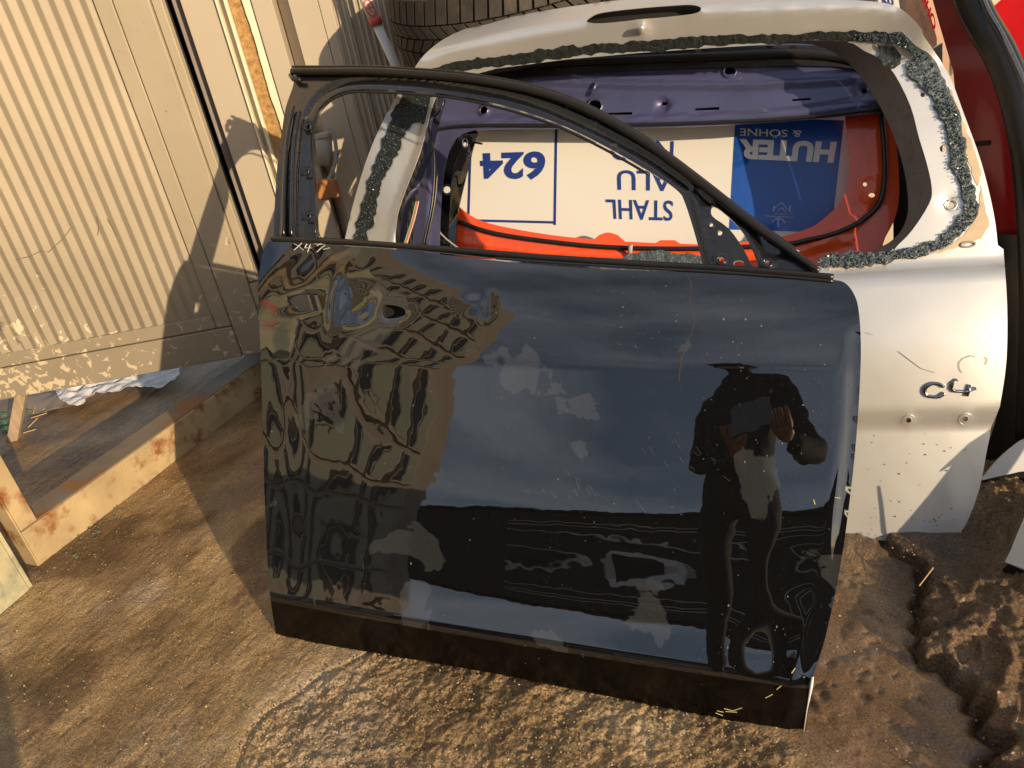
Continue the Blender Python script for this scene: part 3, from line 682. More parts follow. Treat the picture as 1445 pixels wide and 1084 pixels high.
for i in range(nb):
    for row, (z0, z1, sk) in enumerate([(-.086, -.034, .18), (-.030, -.002, .9), (.002, .030, -.9), (.034, .088, .18)]):
        a0 = 2*math.pi*(i+.5*(row % 2))/nb; wA = 2*math.pi/nb*.41
        pts = []
        for z in (z0, z1):
            sh = sk*(z-(z0+z1)/2)/.335
            for s in (-1, 1):
                a = a0+s*wA+sh; d = Ux*math.cos(a)+Vx*math.sin(a)
                rr = .340 if abs(z) < .075 else .331
                pts.append((tc_+d*(rr-.012)+ax*z, tc_+d*rr+ax*z))
        b = [p[0] for p in pts]; t_ = [p[1] for p in pts]; V = b+t_
        blocks.append((V, [(4, 5, 7, 6), (0, 4, 6, 2), (1, 3, 7, 5), (0, 1, 5, 4), (2, 6, 7, 3)]))
V, Fs = join(blocks); o = link('tread_blocks', V, Fs, M_rubber, tyre); o['kind'] = 'stuff'
V, Fs = lathe([(.262, .109), (.266, .1115), (.270, .109)]); link('sidewall_ring', V, Fs, M_rubber, tyre, True)
# pole
pt = [Ws.px(x, y, .09) for x, y in ((508, -30), (517, 0), (531, 33), (562, 100), (600, 175))]
pole = empty('telescopic_pole', pt[-1], 'white metal pole with red round stickers leaning on the corrugated wall beside the tyre', 'pole')
tubeo('pole_tube', pt[2:], .0145, M_wpaint, pole, 14)
tubeo('grip_sleeve', pt[:3], .0185, mat('off_white_grip', (.68, .62, .56), rough=.5), pole, 14)
M_rs = mat('red_sticker', (.6, .12, .09), rough=.5)
d_ = (pt[2]-pt[1]).normalized()
tubeo('red_band', [pt[2]-d_*.02, pt[2]+d_*.005], .0192, M_rs, pole, 14)
cc = pt[1].lerp(pt[2], .33)+(CAM-pt[1]).normalized()*.0195; sd = d_.cross((CAM-cc).normalized()).normalized()
V, Fs = join([tube([cc+d_*.022*math.cos(a)+sd*.012*math.sin(a) for a in [2*math.pi*k/16 for k in range(17)]], .002, 5), tube([cc-d_*.012, cc+d_*.012], .002, 5), tube([cc-sd*.008, cc+sd*.008], .002, 5)])
link('round_sticker', V, Fs, M_rs, pole)

def loft(name, A, B, material, parent, smooth=True, steps=3):
    V = []; Fs = []; n = len(A); k = steps+1
    for a, b in zip(A, B):
        for i in range(k): V.append(Vector(a).lerp(Vector(b), i/steps))
    for i in range(n-1):
        for j in range(steps): q = i*k+j; Fs.append((q, q+1, q+k+1, q+k))
    return link(name, V, Fs, material, parent, smooth)
# ================================================================== SILVER TAILGATE
tb_ = gr(1345, 768); TAZ = 20
tU = Vector((math.cos(R(TAZ)), -math.sin(R(TAZ)), 0))
T0 = Surf(tb_, tU, 25)                       # flat reference
creaseT = [T0.uv(*p) for p in spl([(560, 112), (585, 98), (640, 79), (700, 66), (760, 55), (840, 43), (960, 29), (1060, 25), (1200, 21), (1260, 26), (1302, 41)], 3)]
vS = [T0.uv(1300, y)[1] for y in (380, 577, 604)]
ridge = [T0.uv(*p) for p in ((612, 140), (597, 200), (575, 260), (556, 310), (548, 350))]
def DT(u, v):
    u = np.asarray(u, float); v = np.asarray(v, float)
    d = .052*np.clip(1-mindist(u, v, creaseT, False)/.066, 0, 1)
    # lower skin bulges out under the window; ledge, then inward number-plate step
    sl = (u+.3)*.0
    d = d+.028*sst(vS[0]+.012, vS[0]-.02, v)
    d = d+.014*np.sin(np.clip((vS[0]-v)/(vS[0]-vS[1]), 0, 1)*math.pi)
    d = d-.026*np.clip((vS[1]-v)/(vS[1]-vS[2]), 0, 1)
    d = d-.025*np.clip((vS[2]-v)/.25, 0, 1.2)
    d = d-.02*np.clip((u+.5)/.6, 0, 1)**4-.02*np.clip((-.5-u)/.7, 0, 1)**2
    return d
T = Surf(tb_, tU, 25, DT)
tail = empty('silver_tailgate', tb_, 'silver hatchback tailgate without its window standing on edge with C4 badge', 'tailgate')
outT = spl([(485, 345), (500, 282), (520, 218), (545, 162), (575, 112), (600, 76), (640, 48), (700, 29), (800, 10), (900, -2), (1000, -6), (1120, -3), (1230, 2), (1270, 12), (1299, 38)], 4)[:-1]+[(1301, 42)]+spl([(1303, 50), (1322, 78), (1342, 112), (1360, 160), (1385, 230), (1402, 300), (1408, 346)], 4)+spl([(1416, 352), (1421, 430), (1420, 510), (1411, 574)], 4)+[(1399, 602)]+spl([(1392, 640), (1382, 690), (1364, 738), (1343, 768)], 4)
outT_uv = [T.uv(*p) for p in outT]+[(-.21, .0), (-.5, .0), (-.95, .0), (-1.12, .02), (-1.22, .2), (-1.25, .5)]
holeT = spl([(560, 352), (563, 310), (575, 270), (595, 220), (608, 170), (617, 140), (630, 112), (700, 93), (800, 80), (900, 71), (1000, 64), (1100, 58), (1190, 58), (1220, 72), (1240, 82), (1262, 104), (1285, 150), (1297, 195), (1308, 231), (1315, 266), (1311, 288), (1288, 324), (1268, 345), (1240, 368), (1150, 376), (1000, 378), (800, 372), (650, 364), (570, 362)], 3, True)
slot = spl([(828, 31), (834, 24), (850, 18), (900, 12), (950, 8), (976, 7), (989, 11), (984, 18), (960, 22), (900, 28), (850, 33)], 3, True)
def reliefT(u, v):
    d = .014*np.clip(1-mindist(u, v, ridge, False)/.022, 0, 1)
    for (x, y, r, a) in ((1341, 288, .017, -.006), (522, 312, .016, -.005), (1282, 593, .013, .005), (1362, 591, .013, .005), (905, 42, .02, .006)):
        c = T.uv(x, y); d = d+a*np.exp(-((u-c[0])**2+(v-c[1])**2)/(r*r*.6))
    d = d+.0015*(fbm(u*9, v*9, 91, 3)-.5)
    return d
pinT = [circ(*c) for c in ((1331, 210, 5), (1343, 289, 4.5), (537, 243, 4.5), (523, 312, 4.2), (562, 178, 3, 10, 4), (1302, 134, 3.2))]
pinT += [circ(1282, 593, 3.5), circ(1362, 591, 3.5)]
skinT = sheet('outer_skin', T, outT_uv, [[T.uv(*p) for p in h] for h in [holeT, slot]+pinT], M_silver, tail, .0115, 0, .003, reliefT, px=False)
# return flange round the window opening (far edge set back, faces inwards)
def loft(name, A, B, material, parent, smooth=True, steps=3):
    V = []; Fs = []; n = len(A); k = steps+1
    for a, b in zip(A, B):
        for i in range(k): V.append(Vector(a).lerp(Vector(b), i/steps))
    for i in range(n-1):
        for j in range(steps): q = i*k+j; Fs.append((q, q+1, q+k+1, q+k))
    return link(name, V, Fs, material, parent, smooth)
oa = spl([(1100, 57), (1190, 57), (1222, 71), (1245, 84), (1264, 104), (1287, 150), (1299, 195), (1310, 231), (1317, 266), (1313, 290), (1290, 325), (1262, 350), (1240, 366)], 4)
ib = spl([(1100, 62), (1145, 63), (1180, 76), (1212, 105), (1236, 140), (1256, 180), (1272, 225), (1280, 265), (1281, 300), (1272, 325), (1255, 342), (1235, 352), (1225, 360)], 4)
loft('window_return', [T.px(*p, -.002) for p in oa], [T.px(*p, -.075) for p in ib], M_silvershade, tail)
ob_ = spl([(1303, 52), (1322, 80), (1342, 114), (1360, 162), (1385, 232), (1402, 302), (1408, 345)], 4)+spl([(1415, 354), (1420, 430), (1419, 510), (1410, 573), (1391, 640), (1381, 690), (1363, 738), (1343, 764)], 4)
loft('side_wall', [T.px(*p, -.004) for p in ob_], [T.px(*p, -.004)-T.n*.11-T.u*.02 for p in ob_], M_silver, tail)
oa = spl([(562, 352), (567, 300), (580, 265), (600, 215), (612, 165), (620, 140)], 4); ib = [(x+10, y+1) for x, y in oa]
loft('pillar_return', [T.px(*p, -.002) for p in oa], [T.px(*p, -.06) for p in ib], M_black, tail)
oa = [(630, 112), (700, 93), (800, 80), (900, 71), (1000, 64), (1100, 58)]
loft('top_flange', [T.px(x, y-4, .001) for x, y in oa], [T.px(x, y+4, .004) for x, y in oa], M_silver, tail, steps=2)
gl1 = jag([(600, 100), (650, 88), (720, 79), (800, 67), (870, 63), (940, 56), (1040, 50), (1100, 49), (1160, 45), (1250, 46), (1262, 58), (1200, 59), (1150, 57), (1100, 62), (1050, 62), (1000, 67), (900, 75), (850, 76), (800, 83), (700, 95), (640, 101)], 1.1, 5, seed=2)
gl2 = jag([(1195, 50), (1245, 48), (1272, 47), (1284, 62), (1302, 72), (1320, 86), (1326, 108), (1342, 134), (1352, 154), (1344, 156), (1325, 150), (1308, 128), (1290, 112), (1280, 104), (1278, 92), (1292, 84), (1278, 70), (1262, 63), (1240, 62), (1210, 58)], 1.1, 5, seed=3)
gl3 = jag([(1330, 140), (1352, 152), (1356, 176), (1362, 200), (1364, 235), (1374, 262), (1379, 290), (1377, 310), (1362, 326), (1340, 345), (1305, 362), (1250, 371), (1200, 378), (1160, 377), (1150, 368), (1172, 357), (1200, 354), (1240, 356), (1268, 351), (1300, 346), (1328, 334), (1348, 316), (1359, 296), (1357, 270), (1351, 250), (1342, 232), (1340, 210), (1337, 186), (1331, 170), (1318, 150)], 1.3, 4, seed=4)
gl4 = jag([(572, 128), (612, 118), (628, 132), (620, 148), (610, 168), (600, 176), (584, 172), (572, 190), (562, 214), (548, 240), (538, 264), (533, 290), (526, 322), (519, 346), (503, 346), (504, 320), (513, 290), (519, 262), (528, 234), (540, 206), (550, 180), (556, 156)], 1.3, 4, seed=6)
gl5 = jag([(1237, 62), (1262, 66), (1270, 80), (1272, 92), (1262, 98), (1245, 92), (1238, 80)], .9, 4, seed=8)
def reliefG(u, v): return .0025+.0025*fbm(u*60, v*60, 5, 3)+.0012*fbm(u*190, v*190, 7, 2)
for i, (p, rs) in enumerate(((gl1, .006), (gl2, .0045), (gl3, .0045), (gl4, .0045), (gl5, .005))):
    sheet('sealant_band', T, p, [], M_gluedk if i in (0, 3, 4) else M_glue, tail, rs, .001, .003, reliefG)
def pilegrit(name, poly, n, parent, surf, seed, smin=.0007, smax=.0018, off=.006, material=M_crumb):
    rnd = random.Random(seed); xs = [p[0] for p in poly]; ys = [p[1] for p in poly]; V = []; Fs = []
    c = 0
    while c < n:
        x = rnd.uniform(min(xs), max(xs)); y = rnd.uniform(min(ys), max(ys))
        if not inpoly(np.array([x]), np.array([y]), poly)[0]: continue
        c += 1; p = surf.px(x, y, off+rnd.uniform(-.001, .003)); s = rnd.uniform(smin, smax)
        q = Matrix.Rotation(rnd.uniform(0, 6), 3, 'Z') @ Matrix.Rotation(rnd.uniform(0, 6), 3, 'X')
        v, f = boxm(p, q @ Vector((s, 0, 0)), q @ Vector((0, s*.8, 0)), q @ Vector((0, 0, s*.6))); b = len(V); V += v; Fs += [tuple(b+i for i in g_) for g_ in f]
    o = link(name, V, Fs, material, parent); o['kind'] = 'stuff'; return o
M_crumbdark = mat('dark_glass_crumbs', (.075, .105, .125), rough=.25, var=.5, vscale=300)
pilegrit('glass_crumb_scatter', gl3, 900, tail, T, 1, material=M_crumbdark, off=.007)
pilegrit('glass_crumb_scatter', gl2, 260, tail, T, 2, material=M_crumbdark, off=.007)
pilegrit('glass_crumb_scatter', gl4, 300, tail, T, 3, material=M_crumbdark, off=.007)
pilegrit('glass_crumb_glints', gl3, 120, tail, T, 4, .0008, .0016, off=.010)
# glass heap along the sill behind the black door
heap = jag([(700, 372), (880, 362), (905, 354), (950, 356), (990, 362), (1000, 384), (700, 384)], 1.2, 5, seed=9)
sheet('crumb_heap', T, heap, [], M_glue, tail, .005, .012, .004, lambda u, v: .006*fbm(u*70, v*70, 3, 3))
# rusty primer where the seal was torn off
sheet('torn_primer', T, jag([(1325, 112), (1342, 128), (1358, 165), (1376, 215), (1385, 240), (1380, 262), (1366, 232), (1360, 196), (1354, 168), (1342, 142)], .8, 5, seed=11), [], M_tan, tail, .006, .001, .001)
sheet('torn_primer', T, jag([(1384, 262), (1396, 318), (1385, 338), (1330, 356), (1260, 372), (1170, 384), (1170, 379), (1250, 372), (1305, 362), (1342, 346), (1366, 324), (1381, 300)], .6, 5, seed=12), [], M_tan, tail, .006, .001, .001)
# slot backing, hinge bolt, pads
sheet('slot_backing', T, [(815, 5), (995, 0), (995, 30), (815, 42)], [], M_dark, tail, .02, -.03, .002)
tubeo('hinge_stub', [T.px(903, 46, 0), T.px(906, 38, .03)], .006, M_silver, tail, 10)
for x, y, r, tr in ((1343, 289, .0095, .0016), (523, 312, .0095, .0014), (1282, 593, .012, .0012), (1362, 591, .012, .0012)):
    V, Fs = ringm(T, x, y, r, tr, .001); link('pressed_rim', V, Fs, M_silver, tail, True)
for (x, y, rx) in ((1366, 345, .013),):
    V, Fs = ringm(T, x, y, rx, .0022, .002, .005); link('hinge_plate', V, Fs, M_greymetal, tail, True)
# badge C4 as raised bars
M_chrome = mat('worn_chrome', (.30, .30, .31), rough=.15, metal=1, var=.3, vscale=200)
def bar(pts, r=.0022, ww=None): return tube([T.px(x, y, .0035) for x, y in pts], r, 7)
V, Fs = bar(spl([(1332, 546), (1325, 542), (1314, 542), (1306, 548), (1306, 556), (1314, 560), (1325, 560), (1333, 555)], 3), .0036)
link('badge_letter_c', V, Fs, M_chrome, tail, True)
V, Fs = join([bar([(1351, 536), (1344, 541), (1343, 549), (1346, 552), (1362, 553), (1377, 548)], .0034), bar([(1369, 543), (1367, 551), (1364, 559)], .0036)])
link('badge_number_four', V, Fs, M_chrome, tail, True)
V, Fs = strokes(T, [[(1360, 505), (1354, 512), (1354, 520), (1358, 526)], [(1362, 505), (1370, 502), (1378, 504)], [(1390, 504), (1394, 508), (1391, 515)], [(1268, 496), (1285, 509), (1300, 520), (1320, 526)], [(1222, 470), (1232, 472)]], .0006, .002)
link('emblem_ghost_and_scratches', V, Fs, M_greymetal, tail)['kind'] = 'stuff'  # leftover emblem outline and a few scratches
# grime specks on the lower skin
rnd = random.Random(5); parts = []
for _ in range(70):
    x = rnd.uniform(1225, 1375); y = 770-abs(rnd.gauss(0, 30))-3 if rnd.random() < .55 else rnd.uniform(610, 765)
    if x > 1343+(768-y)*.25: continue
    p = T.px(x, y, .0012); s = rnd.uniform(.0003, .0011); parts.append(boxm(p, T.u*s*rnd.uniform(1, 1.9), T.w*s, T.n*.0004))
V, Fs = join(parts); o = link('mud_specks', V, Fs, M_speck, tail); o['kind'] = 'stuff'
V, Fs = join([tube([T.px(x, y, .004) for x, y in spl(l, 3)], .0032, 6) for l in ([(596, 350), (603, 320), (610, 285), (613, 240), (611, 205), (604, 178), (608, 152)], [(600, 350), (607, 318), (614, 280), (617, 240)])])
harness = link('wiring_harness', V, Fs, M_satin, tail, True)

for c, dx in (((.55, .12, .12), 0), ((.6, .45, .3), 3), ((.25, .4, .2), -3)):
    tubeo('wire', [T.px(x+dx*.6, y, .008) for x, y in spl([(570, 352), (575, 335), (583, 310), (589, 284)], 3)], .0016, mat('wire_insulation', c, rough=.5), harness, 6)
# dark seal strip lying up the left pillar
tubeo('seal_loop', [T.px(x, y, .01) for x, y in spl([(612, 136), (622, 134), (625, 146), (618, 160), (610, 164)], 4)], .0028, M_satin, tail)

# ================================================================== BLUE TAILGATE behind
BB = Surf(tb_, tU, 25, None, -.14)
blue = empty('blue_tailgate', BB.P(-.6, 0), 'violet blue bare tailgate frame standing behind the silver tailgate', 'tailgate')
bo = spl([(580, 372), (586, 300), (598, 215), (600, 150), (612, 96)], 3)[:-1]+[(700, 50), (1000, 26), (1200, 32), (1290, 80), (1300, 130), (1252, 134), (1250, 158)]+[(1180, 165), (1100, 172), (1000, 178), (900, 181), (800, 182), (700, 182)]+spl([(668, 184), (645, 194), (630, 225), (622, 290), (620, 372)], 4)
steps_ = [([(610, 172), (700, 171), (850, 171), (1000, 168), (1120, 160), (1255, 142)], .009, .008), ([(640, 128), (760, 112), (900, 118), (1060, 118), (1200, 110)], .008, .02), ([(612, 190), (606, 230), (602, 300), (600, 370)], .008, .012)]
steps_uv = [([BB.uv(*p) for p in l], a, w_) for l, a, w_ in steps_]
def reliefB(u, v):
    d = .0012*(fbm(u*11, v*11, 93, 3)-.5)
    for l, a, w_ in steps_uv: d = d+a*sst(w_, 0, mindist(u, v, l, False))
    for (x, y, r, a) in ((683, 156, .018, .007), (839, 150, .020, .006), (936, 148, .019, -.009), (1030, 101, .014, .005), (1072, 88, .013, .005), (810, 106, .014, .004), (1220, 128, .014, -.004)):
        c = BB.uv(x, y); q = np.hypot(u-c[0], v-c[1]); d = d+a*sst(r, r*.5, q)
    return d
sheet('inner_panel', BB, bo, [circ(683, 156, 6), circ(839, 150, 9.5, ry=8), circ(937, 145, 4, ry=2.5), circ(1030, 101, 8, ry=5), circ(1220, 128, 4), [(858, 159), (892, 158), (892, 162), (858, 162)], [(981, 153), (1015, 151), (1015, 155), (981, 156)], [(1118, 140), (1144, 138), (1144, 141), (1118, 143)]], M_blue, blue, .009, 0, .003, reliefB)
V, Fs = tube([BB.px(x, y, .006) for x, y in spl([(612, 184), (640, 179), (700, 177), (850, 177), (1000, 173), (1120, 167), (1250, 152)], 5)], .0042, 8); link('window_seal', V, Fs, M_satin, blue, True)
for a in ((683, 156, .0115, .0018, .004), (839, 150, .0175, .0022, .004), (1030, 101, .014, .002, .004), (1072, 88, .012, .002, .004), (810, 106, .013, .0018, .004)):
    V, Fs = ringm(BB, *a); link('hole_rim', V, Fs, M_blue, blue, True)
tubeo('clip', [BB.px(834, 134, .008), BB.px(842, 116, .012)], .0042, M_blue, blue)
tubeo('header_shade_tube', [BB.px(x, y, .01) for x, y in spl([(640, 112), (700, 96), (800, 88), (900, 84), (1000, 80), (1120, 76), (1200, 84), (1250, 104)], 4)], .011, M_satin, blue, 8)  # dark tube painting in the shade below the silver header
sheet('header_shade_sheet', BB, spl([(625, 112), (700, 92), (850, 78), (1000, 68), (1180, 66), (1255, 96), (1262, 128), (1235, 112), (1180, 94), (1000, 96), (850, 102), (720, 112), (640, 124)], 3, True), [], M_satin, blue, .012, .006, .004, lambda u, v: .004*fbm(u*20, v*20, 3, 3))  # dark sheet standing in for shade on the blue panel's top
# dark rear skin behind so that holes read dark
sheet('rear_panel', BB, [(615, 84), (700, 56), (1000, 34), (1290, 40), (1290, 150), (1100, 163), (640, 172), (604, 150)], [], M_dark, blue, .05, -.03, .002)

# black inner pillar piece
KP = Surf(tb_, tU, 25, None, -.175)
kp = empty('black_pillar_panel', KP.P(-1.0, .5), 'glossy black inner pillar panel beside the white sign behind the tailgates', 'body panel')
sheet('pillar_skin', KP, spl([(650, 187), (674, 186), (668, 210), (655, 262), (645, 310), (640, 372), (604, 372), (612, 310), (618, 262), (630, 215)], 4, True), [circ(631, 268, 5), circ(656, 204, 3)], M_black, kp, .008, 0, .004, lambda u, v: .004*fbm(u*22, v*14, 4, 3))
for a in ((631, 268, .012, .002, .004, .014), (656, 202, .007, .002, .004, .012)):
    V, Fs = ringm(KP, *a); link('hole_rim', V, Fs, M_blue, kp, True)
tubeo('stud', [KP.px(669, 201, 0), KP.px(680, 203, .03)], .0028, M_satin, kp)
tubeo('edge_trim', [KP.px(x, y, .006) for x, y in spl([(640, 198), (625, 225), (616, 262), (610, 300), (622, 330), (655, 356)], 4)], .0025, M_greymetal, kp)

# ================================================================== ORANGE TAILGATE
OR = Surf(tb_, tU, 25, None, -.205)
orange = empty('orange_tailgate', OR.P(-.5, 0), 'bright orange red tailgate frame with black seal standing behind the blue one', 'tailgate')
in_or = spl([(640, 282), (655, 298), (680, 312), (720, 322), (780, 332), (838, 338)], 3)+spl([(845, 332), (858, 328), (872, 332)], 3)+[(882, 341), (925, 343), (932, 339), (952, 339), (960, 344), (985, 345), (1060, 341)]+spl([(1100, 335), (1130, 326), (1150, 318), (1170, 302), (1188, 282), (1197, 258), (1199, 230), (1196, 200), (1188, 120)], 4)
out_or = spl([(1250, 120), (1262, 180), (1268, 240), (1268, 285), (1260, 315), (1246, 345), (1240, 400)], 4)+[(900, 400), (640, 400)]
fo = [([OR.uv(*p) for p in ((640, 340), (760, 356), (900, 362), (1060, 360), (1140, 352), (1200, 338))], .006, .01), ([OR.uv(*p) for p in ((1150, 345), (1190, 325), (1225, 295), (1238, 250), (1236, 180))], .008, .02)]
def reliefO(u, v):
    d = .001*(fbm(u*11, v*11, 95, 3)-.5)
    for l, a, w_ in fo: d = d+a*sst(w_, 0, mindist(u, v, l, False))
    c = OR.uv(1228, 270); d = d+.008*sst(.03, .018, np.hypot(u-c[0], (v-c[1])*.8))
    return d
sheet('inner_panel', OR, in_or+out_or, [circ(1220, 261, 3), circ(1229, 277, 4.5, ry=3.2)], M_orange, orange, .009, 0, .003, reliefO)
tubeo('window_seal', [OR.px(x, y, .006) for x, y in spl([(645, 312), (700, 330), (800, 344), (880, 350), (985, 351), (1100, 346), (1140, 339), (1180, 329), (1215, 312), (1240, 288), (1248, 255), (1248, 210), (1243, 150)], 6)], .0062, M_satin, orange, 8)
tubeo('latch_pin', [OR.px(888, 366, .004), OR.px(890, 346, .03)], .0055, M_greymetal, orange, 10)
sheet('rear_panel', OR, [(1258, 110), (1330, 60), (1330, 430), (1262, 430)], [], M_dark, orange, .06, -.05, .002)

# ================================================================== SIGN board
SG = Surf(tb_, (math.cos(R(18.5)), -math.sin(R(18.5)), 0), 23, None, -.31)
sign = empty('sign_board', SG.P(-.6, .3), 'white company sign board upside down behind the orange tailgate', 'sign')
sheet('board', SG, [(600, 130), (1215, 120), (1212, 420), (600, 430)], [], M_white, sign, .05, 0, .006)
sheet('blue_field', SG, [(1038, 165), (1191, 170), (1173, 328), (1029, 324)], [], M_signblue, sign, .04, .0012, .001)
for a, b in (((786, 120), (783, 316)), ((782, 314), (659, 311)), ((661, 311), (667, 120))):
    p, q = np.array(SG.uv(*a)), np.array(SG.uv(*b)); d = (q-p)/np.linalg.norm(q-p)*.0032; n_ = np.array((-d[1], d[0]))
    sheet('frame_line', SG, [tuple(p-n_-d), tuple(q-n_+d), tuple(q+n_+d), tuple(p+n_-d)], [], M_navy, sign, .1, .0015, .0005, px=False)
text('lettering', '624', SG, [(770, 213), (677, 216), (769, 254), (679, 253)], M_navy, sign, .0022, .035)
text('lettering', 'STAHL', SG, [(950, 283), (855, 281), (949, 312), (857, 309)], M_navy, sign, .0022, .008)
text('lettering', 'ALU', SG, [(950, 241), (871, 240), (949, 270), (872, 268)], M_navy, sign, .0022, .008)
text('lettering', 'NIRO', SG, [(951, 199), (862, 198), (950, 228), (863, 226)], M_navy, sign, .0022, .008)
text('lettering', 'HUTER', SG, [(1181, 200), (1043, 196), (1176, 230), (1042, 224)], M_white, sign, .0030, .05)
text('lettering', '& SÖHNE', SG, [(1131, 184), (1044, 181), (1130, 196), (1044, 194)], M_white, sign, .0030, .004)
lg = [(1103, 286), (1080, 305), (1121, 307), (1103, 286)]
V, Fs = strokes(SG, [lg, [(1103, 293), (1094, 302), (1112, 303), (1103, 293)], [(1098, 306), (1098, 321)], [(1090, 314), (1094, 309), (1103, 309), (1108, 315)], [(1092, 290), (1092, 298)], [(1115, 290), (1114, 299)]], .0016, .0015)
link('emblem', V, Fs, M_pale, sign)

# ================================================================== BLACK CAR DOOR
dA_ = gr(390, 899); dB_ = gr(1131, 1040); dU = (dB_-dA_).normalized(); A0 = 29.0
tab = [(-.2, 8), (0, 8), (.085, 8), (.092, 20), (.100, 35), (.13, 34), (.165, 31), (.21, 25.5), (.26, 23.5), (.30, 25), (.36, 29), (.44, 31), (.52, 30.5), (.575, 29.5), (.595, 29), (.602, 34), (.66, 36), (.74, 41), (.80, 46), (1.6, 47)]
vv = np.linspace(-.2, 1.6, 3601); al = np.interp(vv, [a for a, _ in tab], [b for _, b in tab])
sm_ = np.convolve(np.pad(al, 8, 'edge'), np.ones(17)/17, 'valid')
dsl = np.tan(np.radians(A0-sm_)); dcum = np.cumsum(dsl)*(vv[1]-vv[0]); dcum -= np.interp(0, vv, dcum)
def DD(u, v):
    u = np.asarray(u, float); v = np.asarray(v, float)
    d = np.interp(v, vv, dcum)
    d = d-.085*(u-.50)**2*(.4+.6*np.clip(v/.3, 0, 1))
    return d
DS = Surf(dA_, dU, A0, DD)
door = empty('black_car_door', (dA_+dB_)/2, 'glossy black front car door without glass leaning in front of the silver tailgate', 'car door')
skin = spl([(390, 898), (384, 862), (379, 815), (374, 700), (371, 600), (368, 500), (364, 415), (366, 385), (371, 355), (379, 341)], 4)
skin += spl([(382, 340), (450, 345), (560, 352), (700, 368), (850, 380), (1000, 384), (1100, 388), (1160, 393)], 5)
skin += spl([(1176, 395), (1192, 399), (1205, 415), (1212, 440), (1215, 500), (1210, 600), (1200, 700), (1186, 800), (1165, 900), (1147, 960), (1133, 1038)], 5)
skin += [(1060, 1023), (900, 991), (700, 951), (550, 925), (430, 905)]
h1_ = spl([(404, 424), (408, 419), (420, 415), (440, 416), (456, 419), (455, 438), (430, 436), (410, 432)], 3, True)
h2_ = spl([(539, 432), (545, 430), (560, 432), (570, 438), (567, 446), (542, 449)], 3, True)
cw = lambda x, y: DS.uv(x, y)
feat = [(cw(497, 430), .052, .036, -.014), (cw(474, 428), .016, .042, .013), (cw(430, 426), .055, .020, -.005), (cw(556, 440), .034, .018, -.006), (cw(662, 430), .030, .016, .003), (cw(690, 432), .012, .02, -.0025)]
def reliefD(u, v):
    d = 0*u
    for c, ru, rv, a in feat: d = d+a*np.exp(-(((u-c[0])/ru)**2+((v-c[1])/rv)**2)**1.4)
    lf = sst(.40, .12, u)*sst(.08, .14, v)*sst(.86, .80, v)
    d = d+lf*((.0003+.0007*sst(.16, .02, u))*np.sin(u*44+6*fbm(u*2.2, v*3, 2, 2))+.0015*(fbm(u*9, v*9, 3, 2)-.5))
    d = d+.00025*np.sin(u*9+v*4)
    d = d-.006*sst(.03, 0, mindist(u, v, hem, False))
    # crash dent near the lower right corner
    for c, r, a in ((cw(1100, 930), .06, -.006), (cw(1120, 990), .03, .003), (cw(1150, 820), .05, -.004)):
        d = d+a*np.exp(-((u-c[0])**2+(v-c[1])**2)/(r*r))
    return d
hem = [DS.uv(*p) for p in skin[::3]]; hem = [p for p in hem if p[0] > .98 or p[0] < .01]
hem = [DS.uv(*p) for p in ((1215, 480), (1210, 600), (1200, 700), (1186, 800), (1165, 900), (1147, 960), (1133, 1038))]
sheet('door_skin', DS, skin, [h1_, h2_], M_black, door, .0075, 0, .010, reliefD)
M_sill = mat('dull_black_sill', (.0035, .0026, .0022), rough=.16, spec=.22, var=.5, vscale=12, dirt=(.009, .006, .005), dscale=18, dlo=.5, dhi=.75)  # less glossy black with a faint brown tone below the lower crease
sk_ = bpy.data.objects['door_skin']; sk_.data.materials.append(M_sill)
for p_ in sk_.data.polygons:
    if (p_.center-DS.o).dot(DS.w) < .086: p_.material_index = 1
lf_ = spl([(374, 352), (368, 385), (366, 415), (370, 500), (373, 600), (376, 700), (381, 815), (386, 862), (391, 894)], 4)
loft('shut_face', [DS.px(*p, -.011) for p in lf_], [DS.px(*p, -.011)-DS.n*.085+DS.u*.004 for p in lf_], M_frame, door)
sheet('inner_shell', DS, [(400, 470), (700, 480), (1150, 470), (1170, 600), (1120, 950), (1050, 990), (700, 925), (430, 880)], [], M_dark, door, .03, -.05, .01)
sheet('lock_housing', DS, [(526, 415), (600, 418), (600, 465), (526, 465)], [], M_dark, door, .02, -.03, .01)
fo_ = spl([(384, 340), (386, 290), (390, 230), (396, 185), (402, 150), (411, 124), (414, 110)], 4)+[(414, 96)]+spl([(420, 95), (500, 95), (580, 98), (660, 105), (740, 118), (800, 136), (860, 164), (920, 200), (990, 252), (1060, 307), (1110, 344), (1158, 382)], 4)+[(1130, 388), (1000, 381), (850, 376), (700, 364), (560, 350), (450, 343)]
fi_ = spl([(444, 334), (442, 290), (439, 240), (437, 200), (441, 170), (452, 148), (475, 131), (510, 125), (560, 127), (620, 131), (700, 146), (780, 171), (850, 204), (920, 244), (955, 268), (966, 286), (980, 330), (991, 372)], 4)+[(900, 367), (760, 358), (640, 348), (520, 339)]
tri1 = spl([(1003, 290), (1016, 296), (1040, 318), (1058, 345), (1070, 378), (1063, 378), (1048, 350), (1028, 322), (1004, 304)], 3, True)
